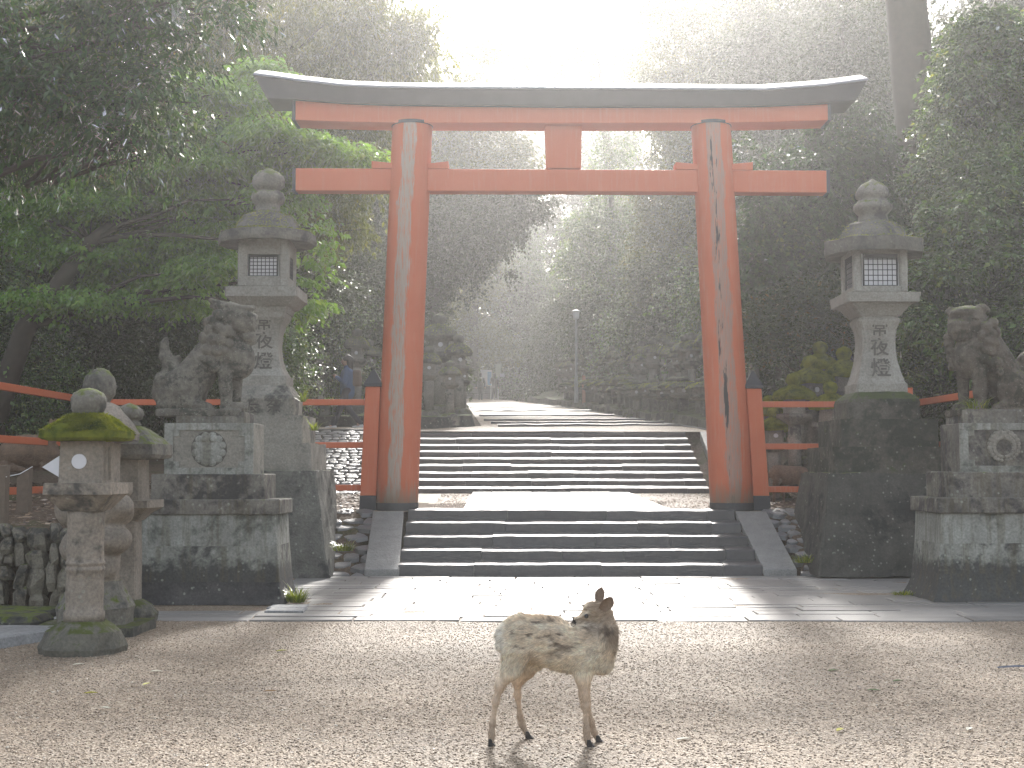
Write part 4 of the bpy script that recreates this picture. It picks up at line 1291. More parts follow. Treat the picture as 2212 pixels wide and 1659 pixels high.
beast_lantern()
small_lantern(279, 14.45, "small pale lantern with plain square shaft in front of the left lion's pedestal", [
    ("base_stone", [(1347, .34), (1325, .35), (1305, .28), (1294, .18)], 9, .5, 'moss_stone', .04, .08, 'lathe'),
    ("shaft", [(1296, .135), (1122, .125)], .015, 0, 'lantern', .006, .1, 'sq'),
    ("dais", [(1124, .15), (1108, .22), (1096, .31), (1080, .31)], .02, 0, 'lantern', .008, .09, 'sq'),
    ("fire_box", [(1081, .19), (992, .18)], .03, 0, 'lantern', .007, .09, 'sq'),
    ("cap", [(994, .17), (990, .37), (982, .39), (960, .385), (945, .30), (930, .20), (922, .13)], .03, 0, 'lantern_moss', .022, .07, 'sq'),
    ("finial", [(924, .12), (915, .125), (908, .09), (905, .13), (895, .155), (885, .14), (877, .08), (871, .01)], 14, 0, 'lantern_moss', .012, .05, 'round')], None, 0)
# ------------------------------------------------------------------ stone lions
def stone_lion(name_label, loc, prims, mat, res, teeth=None):
    V, Q = sdf_mesh(prims, res, .035, noise=[(.006, 14, 3), (.005, 34, 5)])
    root = empty("stone_lion", loc, name_label, "lion statue", "stone guardian lions")
    obj("body", mesh_from("body", V, Q, True), M[mat], root)
    return root


def lionL():
    D = 16.75; s = 966.0
    ox, oz = 650, 1480
    cx = px_x((370 + ox / 4.741) / 1.1573, D); zb = py_z((730 + oz / 4.741) / 1.1573, D)
    p = lambda x, z, y=0.0: ((x - ox) / s, y, (oz - z) / s)
    r = lambda *a: tuple(v / s for v in a)
    R = random.Random(3)
    pr = [('e', p(960, 300), r(230, 190, 210)), ('e', p(1110, 330, -.02), r(175, 160, 165)), ('b', p(1190, 330), r(95, 125, 100), .05),
          ('e', p(1215, 290), r(70, 90, 45)), ('e', p(1150, 175, -.06), r(120, 70, 40)), ('e', p(1205, 150, .07), r(60, 40, 35)), ('e', p(900, 150, -.1), r(170, 60, 50)),
          ('c', p(880, 120, -.1), p(750, 80, -.12), .035, .03), ('e', p(1190, 520, -.02), r(95, 105, 60)), ('e', p(1230, 570), r(55, 70, 40)),
          ('e', p(1080, 790), r(190, 185, 240)), ('e', p(900, 700), r(240, 200, 300)), ('c', p(820, 620), p(480, 1080), .21, .24),
          ('e', p(450, 1150, -.12), r(230, 130, 270)), ('e', p(450, 1150, .12), r(230, 130, 270)), ('e', p(360, 1330), r(270, 200, 110)),
          ('c', p(520, 1320, -.16), p(760, 1380, -.18), .09, .06), ('c', p(930, 940, -.12), p(950, 1200, -.13), .095, .075), ('c', p(950, 1200, -.13), p(960, 1370, -.13), .07, .075),
          ('c', p(1020, 940, .12), p(1010, 1370, .12), .09, .07), ('e', p(1090, 1365, -.13), r(90, 90, 60)), ('e', p(1080, 1370, .12), r(90, 80, 55)),
          ('c', p(270, 900, .0), p(190, 760, .0), .11, .08), ('c', p(190, 760), p(170, 600), .08, .05), ('c', p(240, 860, .02), p(330, 780, .02), .09, .05), ('c', p(170, 600), p(190, 540), .05, .03),
          ('e', p(170, 1060, -.05), r(110, 110, 120)), ('e', p(130, 1180), r(100, 110, 140)), ('e', p(280, 1020, -.08), r(90, 90, 80)), ('e', p(200, 980), r(90, 100, 80)), ('e', p(230, 1200, -.1), r(90, 90, 110)),
          ('b', p(650, 1440), r(500, 290, 45), .02)]
    for (x, z, y, q) in ((790, 330, -.18, 75), (860, 420, -.2, 80), (760, 450, -.17, 80), (720, 340, -.1, 70), (860, 260, -.19, 70), (940, 470, -.2, 75), (700, 540, -.15, 85), (800, 560, -.2, 85), (890, 570, -.2, 80),
                         (980, 600, -.17, 70), (740, 680, -.2, 80), (850, 690, -.2, 75), (760, 820, -.2, 75), (690, 790, -.18, 70), (930, 690, -.19, 65), (820, 900, -.19, 65), (980, 440, -.2, 60), (660, 640, -.1, 80), (1030, 500, -.18, 55)):
        for sy in (1, -1): pr.append(('e', p(x, z, y * sy * 1.06), r(q * .92, q * .85, q * .92), .007))
    pr += [('-c', p(1300, 470, -.2), p(1080, 480, -.2), .045, .03, .01), ('-c', p(1310, 470, .0), p(1100, 480, .0), .045, .04, .01), ('-c', p(1300, 470, .2), p(1080, 480, .2), .045, .03, .01),
           ('-e', p(1165, 265, -.17), r(55, 50, 26), .012), ('e', p(1165, 268, -.145), r(32, 30, 22), .008), ('-e', p(1275, 330, -.04), r(26, 26, 22), .01)]
    for i in range(5): pr.append(('e', p(1120 + i * 38, 440, -.115 + .008 * i), r(17, 17, 28), .006))
    o = stone_lion("stone guardian lion with open mouth and upright flame tail, left pedestal, facing right", (cx, D, zb), pr, 'lion', .0125)


lionL()


def lionR():
    D = 17.12; s = 970.0; ox, oz = 760, 1460
    cx = px_x((2300 + ox / 4.881) / 1.1573, D); zb = py_z((740 + oz / 4.881) / 1.1573, D)
    p = lambda x, z, y=0.0: ((x - ox) / s, y, (oz - z) / s)
    r = lambda *a: tuple(v / s for v in a)
    pr = [('e', p(610, 290), r(240, 210, 200)), ('b', p(470, 380, -.10), r(125, 130, 90), .06), ('e', p(460, 330, -.12), r(110, 110, 55)), ('e', p(560, 190, -.08), r(190, 140, 70)),
          ('e', p(420, 160, .03), r(75, 45, 60)), ('e', p(745, 140, -.12), r(75, 50, 60)), ('e', p(850, 130, .05), r(50, 40, 40)), ('e', p(500, 500, -.1), r(110, 120, 50)),
          ('e', p(575, 740, -.05), r(165, 190, 260)), ('e', p(720, 660), r(220, 220, 330)), ('c', p(800, 560, .03), p(1090, 1050, .05), .23, .25),
          ('e', p(1120, 1150, -.15), r(240, 120, 250)), ('e', p(1120, 1150, .17), r(240, 120, 250)), ('e', p(1180, 1330), r(250, 220, 110)), ('c', p(1050, 1330, -.2), p(860, 1380, -.22), .09, .06),
          ('c', p(690, 900, -.14), p(690, 1180, -.16), .10, .085), ('c', p(690, 1180, -.16), p(690, 1350, -.16), .08, .075), ('e', p(640, 1365, -.2), r(85, 100, 60)),
          ('c', p(565, 900, .10), p(570, 1360, .10), .085, .06), ('e', p(500, 1360, .02), r(95, 100, 60)), ('e', p(450, 1370, .0), r(55, 70, 50)),
          ('c', p(1230, 1000), p(1330, 780), .10, .12), ('c', p(1330, 780), p(1400, 640), .11, .05), ('b', p(860, 1430), r(470, 300, 45), .02)]
    for (x, z, y, q) in ((400, 480, .08, 75), (400, 560, .08, 75), (410, 640, .08, 75), (420, 740, .08, 70), (440, 840, .08, 70), (760, 380, -.2, 80), (820, 470, -.2, 80), (720, 480, -.21, 75), (770, 560, -.22, 80), (850, 580, -.2, 75),
                         (740, 660, -.21, 70), (810, 680, -.21, 70), (860, 330, -.15, 80), (900, 430, -.1, 80), (730, 770, -.2, 65), (800, 800, -.21, 60), (880, 820, -.2, 80), (900, 930, -.22, 60), (680, 620, -.2, 60), (930, 640, -.1, 90)):
        pr.append(('e', p(x, z, y * 1.08), r(q * .92, q * .9, q * .92), .007))
        if x > 600: pr.append(('e', p(x, z, -y), r(q, q * .8, q), .014))
    pr += [('-c', p(340, 460, -.27), p(560, 455, -.27), .016, .014, .012), ('-c', p(355, 470, -.15), p(355, 440, -.30), .014, .014, .012), ('-e', p(500, 285, -.235), r(45, 50, 22), .012), ('-e', p(640, 285, -.22), r(40, 40, 22), .012)]
    stone_lion("mossy stone guardian lion with closed mouth and round ears on the right pedestal", (cx, D, zb), pr, 'lion_dark', .0125)


lionR()


# ------------------------------------------------------------------ deer
def deer_mats():
    M['coat'] = vcol("deer coat", .95, .15, 45, .5, trans=.12)
    M['hair'] = vcol("deer hair", .9, .15, 40, 0, trans=.22)
    M['hoof'] = plain("dark horn", (0.03, 0.027, 0.026), .45)
    M['eye'] = plain("dark wet eye", (0.012, 0.009, 0.008), .08, spec=.8, bump=0)
    M['inner_ear'] = plain("inner ear skin", (0.30, 0.21, 0.17), .8)


deer_mats()


def deer_main():
    s = 1462.0; D0 = 8.12; X0 = px_x((1180 + 700 / 3.53) / 1.1573, D0)
    root = empty("deer", (X0, D0, 0), "pale young sika deer standing on the gravel, head turned back over its shoulder", "deer")
    g = lambda x, z, y=0.0: ((x - 700) / s, y, (1500 - z) / s)
    r = lambda *a: tuple(v / s for v in a)
    pr = [('e', g(430, 565), r(185, 135, 178)), ('e', g(350, 600), r(115, 110, 120)), ('c', g(430, 560), g(760, 640), .125, .138), ('c', g(760, 640), g(990, 690), .138, .128),
          ('e', g(620, 560), r(240, 130, 180)), ('e', g(1000, 690), r(175, 125, 185)), ('e', g(1090, 700), r(150, 118, 170)), ('c', g(1010, 560), g(1120, 600), .07, .10),
          ('e', g(1140, 790), r(95, 90, 110)), ('e', g(900, 780), r(160, 120, 105)),
          # neck and turned head
          ('c', g(1140, 650), g(1175, 520, .03), .085, .066), ('c', g(1175, 520, .03), g(1165, 400, .06), .066, .055),
          ('e', g(1105, 350, .06), r(110, 78, 82)), ('c', g(1080, 370, .05), g(960, 418, .035), .048, .024), ('c', g(960, 418, .035), g(900, 446, .03), .022, .0115), ('e', g(1080, 430, .05), r(95, 55, 60)), ('c', g(1060, 450, .05), g(930, 452, .035), .025, .012),
          ('e', g(1040, 315, .03), r(60, 55, 40)),
          # near hind
          ('c', g(400, 660, -.05), g(345, 850, -.045), .095, .058), ('c', g(345, 850, -.045), g(248, 990, -.03), .045, .024), ('c', g(248, 990, -.03), g(212, 1120, -.03), .022, .0185), ('c', g(212, 1120, -.03), g(182, 1310, -.03), .0165, .0135), ('c', g(182, 1310, -.03), g(174, 1395, -.035), .015, .0165), ('c', g(174, 1395, -.035), g(176, 1455, -.045), .015, .016),
          ('e', g(232, 965, -.03), r(22, 22, 40)),
          # far hind
          ('c', g(470, 680, .06), g(545, 780, .08), .085, .062), ('c', g(545, 780, .08), g(490, 885, .115), .060, .044), ('c', g(490, 885, .115), g(430, 955, .145), .042, .032), ('c', g(430, 955, .145), g(402, 995, .16), .032, .025), ('c', g(402, 985, .16), g(402, 1110, .18), .023, .0185), ('c', g(402, 1110, .18), g(424, 1300, .2), .0165, .0135), ('c', g(424, 1300, .2), g(440, 1375, .2), .015, .017), ('c', g(440, 1375, .2), g(482, 1448, .19), .015, .017),
          ('e', g(382, 970, .16), r(22, 22, 38)),
          # near fore
          ('c', g(985, 760, -.055), g(965, 900, -.055), .075, .046), ('c', g(965, 900, -.055), g(978, 1060, -.05), .044, .026), ('c', g(978, 1060, -.05), g(990, 1150, -.05), .026, .023), ('c', g(990, 1150, -.05), g(998, 1350, -.05), .0175, .0145), ('c', g(998, 1350, -.05), g(1002, 1420, -.055), .0165, .017), ('c', g(1002, 1420, -.055), g(1018, 1478, -.065), .015, .0165),
          # far fore
          ('c', g(1030, 780, .055), g(1000, 920, .055), .065, .036), ('c', g(1000, 920, .055), g(1004, 1130, .055), .032, .0225), ('c', g(1012, 1130, .055), g(1052, 1330, .07), .0165, .013), ('c', g(1052, 1330, .07), g(1074, 1410, .07), .0145, .0155), ('c', g(1074, 1410, .07), g(1102, 1470, .065), .014, .0155),
          ('c', g(262, 545, .0), g(252, 640, .0), .035, .022),
          ('-e', g(1003, 388, -.02), r(20, 18, 14), .008)]
    V, Q = sdf_mesh(pr, .0065, .028, noise=None)
    N = vnormals(V, Q)
    body = np.clip((V[:, 2] - .44) / .1, 0, 1) * np.clip((1170 - (V[:, 0] * s + 700)) / 80, 0, 1)
    pf = V * np.array([20, 22, 42.]) + np.stack([vnoise(V, 6, 2), V[:, 1] * 0, vnoise(V, 6, 8)], 1) * 1.2
    clump = vnoise(pf, 1.0, 5, 2)
    V = V + N * (clump * .011 * body + vnoise(V, 40, 9, 2) * .002 * body)[:, None]
    def colour(p):
        zx, zz = p[:, 0] * s + 700, 1500 - p[:, 2] * s
        n1 = vnoise(p, 9, 3, 3); pf2 = p * np.array([20, 22, 42.]) + np.stack([vnoise(p, 6, 2), p[:, 1] * 0, vnoise(p, 6, 8)], 1) * 1.2
        cl = vnoise(pf2, 1.0, 5, 2); cl2 = vnoise(p * np.array([16, 20, 34.]), 1.0, 15, 2)
        cream = np.array([.86, .745, .585]); tan = np.array([.58, .46, .33]); white = np.array([.80, .75, .66]); dark = np.array([.16, .12, .09]); grey = np.array([.29, .22, .16]); pale = np.array([.82, .74, .61])
        L = lambda a, b, t: a * (1 - t)[:, None] + b * t[:, None]
        c = L(np.tile(cream, (len(p), 1)), np.tile(tan, (len(p), 1)), np.clip(.35 + n1 * .8, 0, 1))
        sad = np.clip((760 - zz) / 160, 0, 1) * np.clip((1120 - zx) / 100, 0, 1)
        c = L(c, np.tile(dark, (len(p), 1)), np.clip((-cl - .11) * 3.0, 0, .85) * sad * np.clip((zx - 280) / 120, 0, 1))  # brown pigment in clump hollows, also painting the shade between tufts
        c = L(c, np.tile(pale, (len(p), 1)), np.clip((cl2 - .1) * 1.6, 0, .7) * sad)
        c = L(c, np.tile(white, (len(p), 1)), np.clip((330 - zx) / 60, 0, 1) * np.clip((700 - zz) / 60, 0, 1))
        c = L(c, np.tile(pale, (len(p), 1)), np.clip((zz - 700) / 120, 0, 1) * np.clip((900 - zz) / 60, 0, 1) * .7)
        c = L(c, np.tile(grey * 1.9, (len(p), 1)), np.clip((zz - 880) / 130, 0, 1) * .8)
        c = L(c, np.tile(grey * 1.1, (len(p), 1)), np.clip((zz - 1230) / 120, 0, 1) * .6)
        hd = np.clip((560 - zz) / 60, 0, 1) * np.clip((zx - 1000) / 40, 0, 1) + np.clip((zx - 1140) / 40, 0, 1) * np.clip((700 - zz) / 100, 0, 1)
        hd = np.clip(hd + (zz < 455) * (zx > 870) * (zx < 1010) * (p[:, 1] < .2) * ((zz - 375 - (1010 - zx) * .42) > 0), 0, 1)
        c = L(c, np.tile(np.array([.34, .26, .185]), (len(p), 1)), hd * .9)
        c = L(c, np.tile(np.array([.50, .42, .33]), (len(p), 1)), np.clip((zz - 400) / 40, 0, 1) * hd * np.clip((1150 - zx) / 60, 0, 1) * .7)
        c = L(c, np.tile(dark * .8, (len(p), 1)), np.clip((-cl2 - .15) * 2, 0, .8) * np.clip((zx - 1100) / 40, 0, 1) * np.clip((zz - 400) / 100, 0, 1) * np.clip((760 - zz) / 60, 0, 1))
        nose = np.hypot(zx - 888, zz - 446) < 26
        c[nose] = (.05, .04, .035)
        return c
    me = mesh_from("body", V, Q, True); cattr(me, "col", colour(V)); bd = obj("body", me, M['coat'], root)
    def flow(p):
        zx = p[:, 0] * s + 700; zz = 1500 - p[:, 2] * s
        f = np.tile(np.array([-.9, 0, -.42]), (len(p), 1))
        nk = (zx > 1100) & (zz < 640); f[nk] = (.15, 0, -1)
        lg = zz > 830; f[lg] = (-.15, 0, -1)
        hd = (zz < 470) & (zx > 860); f[hd] = (.9, .1, .15)
        f += np.stack([vnoise(p, 8, 21), vnoise(p, 8, 22), vnoise(p, 8, 23)], 1) * .55
        return f
    r_ = np.random.default_rng(4)
    msk = lambda c: np.where((1500 - c[:, 2] * s) < 860, 1.0, .10) * np.where(((1500 - c[:, 2] * s) < 470) & (c[:, 0] * s + 700 > 860), .35, 1)
    Vb, Fb, rp = blades(V, Q, 46000, .028, .0015, flow, .26, r_, msk)
    hm = mesh_from("fur", Vb, Fb); cattr(hm, "col", np.clip(colour(rp) * np.repeat(r_.uniform(.62, 1.38, len(Vb) // 3), 3)[:, None], 0, .95)); obj("fur", hm, M['hair'], bd)
    # ears
    def ear(base, tip, w, nrm, inner):
        b, t = Vector(base), Vector(tip); a = t - b; n = Vector(nrm).normalized(); sd = a.cross(n).normalized()
        Vv = []; Ff = []; K = 8; C = 7
        for side in (0, 1):
            for i in range(K + 1):
                u = i / K; wd = w * (.55 + .9 * u) * (1 - u ** 2.6) + .002
                for j in range(C):
                    q = j / (C - 1) * 2 - 1
                    Vv.append(b + a * u + sd * (wd * q) + n * (wd * .75 * (q * q) - side * .005))
        for side in (0, 1):
            for i in range(K):
                for j in range(C - 1):
                    p = side * (K + 1) * C + i * C + j; f = (p, p + 1, p + C + 1, p + C); Ff.append(f if side else f[::-1])
        me = mesh_from("ear", [tuple(v) for v in Vv], Ff, True); cattr(me, "col", [(.24, .175, .125) if k < (K + 1) * C else (.30, .22, .16) for k in range(len(Vv))])
        obj("ear", me, M['coat'], bd)
    ear(g(1128, 290, .10), g(1152, 150, .125), .034, (-.3, -.9, .2), True)
    ear(g(1135, 335, .0), g(1226, 216, -.035), .040, (.25, -.95, .15), True)
    mb = MB(); mb.add(*ico(g(1003, 386, -.011), .0135)); mb.build("eye", M['eye'], bd, smooth=True)
    # cloven hooves
    for (x, z, y, a) in ((176, 1492, -.048, -.1), (500, 1460, .19, .35), (1028, 1512, -.068, .3), (1118, 1486, .065, .35)):
        mb = MB()
        for k in (-1, 1):
            c0 = g(x, z, y); gx = c0[0]; yy = y + k * .0105; z0 = 0.0
            mb.loft([[(gx - .018, yy - .010, z0), (gx + .026 + a * .02, yy - .007, z0), (gx + .026 + a * .02, yy + .007, z0), (gx - .018, yy + .010, z0)],
                     [(gx - .020, yy - .011, z0 + .016), (gx + .014, yy - .009, z0 + .018), (gx + .014, yy + .009, z0 + .018), (gx - .020, yy + .011, z0 + .016)],
                     [(gx - .020, yy - .010, z0 + .046), (gx - .001, yy - .009, z0 + .046), (gx - .001, yy + .009, z0 + .046), (gx - .020, yy + .010, z0 + .046)]])
        mb.build("hoof", M['hoof'], bd, bevel=.003)
    return root


def ico(c, r, n=10):
    V = []; Fc = []
    for i in range(n + 1):
        th = math.pi * i / n
        for j in range(n): V.append((c[0] + r * math.sin(th) * math.cos(2 * math.pi * j / n), c[1] + r * math.sin(th) * math.sin(2 * math.pi * j / n), c[2] + r * math.cos(th)))
    for i in range(n):
        for j in range(n): Fc.append((i * n + j, (i + 1) * n + j, (i + 1) * n + (j + 1) % n, i * n + (j + 1) % n))
    return V, Fc


deer_main()


def brown_deer(loc, label, face, pose):
    root = empty("deer", loc, label, "deer", rz=0)
    f = face
    if pose == 'stand':
        pr = [('c', (-.22 * f, 0, .68), (.22 * f, 0, .66), .15, .14), ('e', (0, 0, .62), (.28, .13, .15)), ('c', (.25 * f, 0, .68), (.42 * f, 0, .62), .09, .065), ('c', (.42 * f, 0, .62), (.55 * f, -.02, .42), .06, .055), ('c', (.55 * f, -.02, .42), (.62 * f, -.02, .28), .055, .025)]
        for (x, y, k, z0) in ((-.25, -.07, -.05, .55), (-.17, .07, .06, .55), (.20, -.06, .02, .52), (.27, .06, .06, .52)):
            pr += [('c', (x * f, y, z0), ((x + k) * f, y, .34), .075, .033), ('c', ((x + k) * f, y, .34), ((x + k * 1.3) * f, y, .03), .024, .02), ('e', ((x + k * 1.3 + .015) * f, y, .02), (.032, .02, .025))]
        pr += [('e', (.50 * f, -.08, .50), (.05, .02, .03)), ('c', (-.36 * f, 0, .68), (-.40 * f, 0, .58), .035, .02)]
    else:
        pr = [('c', (-.2 * f, 0, .30), (.25 * f, 0, .32), .24, .22), ('e', (0, 0, .34), (.42, .24, .26)), ('c', (.3 * f, -.05, .40), (.42 * f, -.1, .62), .10, .07), ('e', (.48 * f, -.12, .68), (.11, .07, .07)), ('c', (.5 * f, -.12, .67), (.62 * f, -.14, .62), .05, .025),
              ('c', (-.3 * f, -.2, .12), (.05 * f, -.26, .06), .08, .035), ('c', (.3 * f, -.16, .12), (.5 * f, -.2, .05), .06, .03), ('e', (.42 * f, -.05, .78), (.03, .02, .06)), ('e', (.40 * f, -.18, .78), (.03, .02, .06))]
    V, Q = sdf_mesh(pr, .014, .03, noise=[(.008, 14, 3)])
    me = mesh_from("body", V, Q, True); n1 = vnoise(V, 8, 3, 2)
    c = np.array([.21, .145, .10]) * (1 + n1 * .35)[:, None]; c[V[:, 2] < .3] *= .85
    cattr(me, "col", c); bd = obj("body", me, M['coat'], root)
    Vb, Fb, rp = blades(V, Q, 6000, .03, .0022, lambda p: np.tile(np.array([-.9 * f, 0, -.4]), (len(p), 1)), .25, np.random.default_rng(2))
    hm = mesh_from("fur", Vb, Fb); cattr(hm, "col", np.tile(np.array([.25, .18, .125]), (len(Vb), 1))); obj("fur", hm, M['hair'], bd)


brown_deer((px_x(1705, 24.6), 24.6, float(zc(24.6)) - .15), "shaggy brown deer grazing behind the right rail fence", 1, 'stand')
brown_deer((px_x(62, 20.4), 20.4, 1.55), "brown deer lying in the shade behind the left rail fence", 1, 'lie')


# ------------------------------------------------------------------ people
M['skin'] = plain("skin", (0.45, 0.29, 0.21), .6, var=.08)
M['hairdark'] = plain("dark hair", (0.02, 0.016, 0.014), .5)
M['jacket'] = plain("blue jacket", (0.055, 0.11, 0.22), .75, var=.2)
M['navy'] = plain("dark trousers", (0.025, 0.028, 0.042), .85)
M['shoe'] = plain("white shoes", (0.62, 0.62, 0.62), .6, var=.1)
M['bag'] = plain("brown bag", (0.12, 0.075, 0.05), .7)
M['coatdark'] = plain("dark coat", (0.03, 0.032, 0.04), .8)


def person(loc, label, f, stride, pants, top, shoes, arms, res=.011, hair='long', bag=True):
    """walking figure facing along f*X (side view) or f*Y ; body first, clothes as children"""
    root = empty("person", loc, label, "person")
    ax = f[0] == 'x'; sg = 1 if f[1] == '+' else -1
    T = lambda a, b, z: ((sg * a, b, z) if ax else (b, sg * a, z))
    E = lambda a, b, z: ((a, b, z) if ax else (b, a, z))
    hz = .88; a = stride
    legs = [((0, -.08, hz), (a * .45 + .02, -.08, .48), (a, -.08, .08)), ((0, .08, hz), (-a * .25 + .05, .08, .47), (-a, .08, .10))]
    sh = 1.34
    arm = arms  # list of (shoulder b, elbow (a,b,z), wrist (a,b,z))
    pr = [('c', T(0, 0, .90), T(.0, 0, 1.25), .125, .14), ('e', T(0, 0, 1.30), E(.10, .19, .10)), ('c', T(.0, 0, 1.36), T(.02, 0, 1.50), .055, .05), ('e', T(.035, 0, 1.575), E(.095, .075, .115)), ('e', T(.07, 0, 1.53), E(.06, .055, .06)),
          ('e', T(.135, 0, 1.56), E(.02, .014, .025), .01), ('e', T(.03, -.078, 1.565), E(.02, .01, .03), .008), ('e', T(.03, .078, 1.565), E(.02, .01, .03), .008),
          ('-e', T(.128, -.032, 1.585), E(.014, .014, .01), .006), ('-e', T(.128, .032, 1.585), E(.014, .014, .01), .006), ('-e', T(.13, 0, 1.515), E(.02, .022, .006), .006)]
    for (h, k, n) in legs: pr += [('c', T(*h), T(*k), .085, .06), ('c', T(*k), T(*n), .056, .042), ('c', T(*n), T(n[0] + .14, n[1], n[2] - .05), .042, .032)]
    for (b, e, w) in arm:
        pr += [('c', T(0, b, sh), T(*e), .052, .042), ('c', T(*e), T(*w), .040, .028)]
        d = Vector(w) - Vector(e); d = d.normalized(); q = Vector(w) + d * .045
        pr += [('c', T(*w), T(*q), .03, .034)]
        for i, (o_, ln) in enumerate(((-.024, .062), (-.008, .072), (.008, .068), (.023, .052))):
            t = q + d * ln + Vector((0, o_, -.02)); m = q + d * ln * .5 + Vector((0, o_, .004)); pr += [('c', T(q.x, q.y + o_, q.z), T(m.x, m.y, m.z), .0105, .0095, .004), ('c', T(m.x, m.y, m.z), T(t.x, t.y, t.z), .0095, .008, .004)]
        t = Vector(w) + d * .05 + Vector((.015, -.03, .045)); pr += [('c', T(w[0], w[1] - .02, w[2] + .012), T(t.x, t.y, t.z), .013, .010, .006)]
    V, Q = sdf_mesh(pr, res * .8, .025); bd = obj("body", mesh_from("body", V, Q, True), M['skin'], root)
    pr = [('e', T(0, 0, .90), E(.135, .17, .12))]
    for (h, k, n) in legs: pr += [('c', T(*h), T(*k), .105, .075), ('c', T(*k), T(n[0], n[1], n[2] + .03), .07, .056)]
    V, Q = sdf_mesh(pr, res, .03, noise=[(.006, 9, 2)]); obj("trousers", mesh_from("trousers", V, Q, True), M[pants], bd)
    pr = [('c', T(0, 0, .84), T(0, 0, 1.25), .165, .165), ('e', T(0, 0, 1.30), E(.13, .215, .11)), ('c', T(0, 0, 1.36), T(.01, 0, 1.42), .085, .07)]
    for (b, e, w) in arm: pr += [('c', T(0, b, sh), T(*e), .072, .06), ('c', T(*e), T(e[0] + (w[0] - e[0]) * .93, e[1] + (w[1] - e[1]) * .93, e[2] + (w[2] - e[2]) * .93), .058, .046)]
    V, Q = sdf_mesh(pr, res, .03, noise=[(.009, 9, 4)]); obj("jacket", mesh_from("jacket", V, Q, True), M[top], bd)
    pr = [('e', T(.0, 0, 1.61), E(.115, .098, .11)), ('e', T(-.045, 0, 1.56), E(.085, .092, .12))]
    if hair == 'long': pr += [('c', T(-.055, 0, 1.52), T(-.06, 0, 1.38), .085, .06)]
    pr += [('-e', T(.115, 0, 1.53), E(.07, .075, .085), .01)]
    V, Q = sdf_mesh(pr, res, .02, noise=[(.006, 20, 4)]); obj("hair", mesh_from("hair", V, Q, True), M['hairdark'], bd)
    for (h, k, n) in legs:
        V, Q = sdf_mesh([('c', T(n[0] - .02, n[1], n[2] - .03), T(n[0] + .17, n[1], n[2] - .05), .05, .036), ('c', T(n[0], n[1], n[2] - .02), T(n[0], n[1], n[2] + .02), .05, .05)], res, .02); obj("shoe", mesh_from("shoe", V, Q, True), M[shoes], bd)
    return root


W = person((px_x(750, 33.2), 33.2, float(zc(33.2)) + .0), "person in blue jacket and white shoes walking left beyond the fence, hands raised to chest", 'x-', .30, 'navy', 'jacket', 'shoe',
           [(-.19, (.04, -.23, 1.06), (.25, -.12, 1.20)), (.19, (.05, .22, 1.07), (.24, .10, 1.20))])
W.scale = (1.08, 1.08, 1.08)
V, Q = sdf_mesh([('b', (.0, 0, 0), (.10, .14, .20), .05), ('b', (.07, 0, -.06), (.05, .11, .10), .03)], .012, .02, noise=[(.006, 9, 2)])
_b = obj("backpack", mesh_from("backpack", V, Q, True), M['bag'], None, (px_x(750, 33.2) + .235, 33.2, float(zc(33.2)) + 1.27)); tag(_b, "brown backpack on the back of the person in the blue jacket", "backpack")
person((px_x(1038, 83), 83, float(zc(83))), "person in dark clothes walking up the far path, on the left of a pair", 'y+', .12, 'navy', 'coatdark', 'coatdark',
       [(-.2, (-.02, -.26, 1.08), (.06, -.27, .86)), (.2, (.02, .26, 1.08), (.08, .27, .86))], res=.018, hair='short')
person((px_x(1068, 83.6), 83.6, float(zc(83.6))), "slimmer person in dark clothes on the far path, on the right of a pair", 'y+', .10, 'navy', 'coatdark', 'shoe',
       [(-.18, (.1, -.22, 1.1), (.22, -.1, 1.15)), (.18, (.02, .24, 1.08), (.08, .24, .86))], res=.018, hair='long')
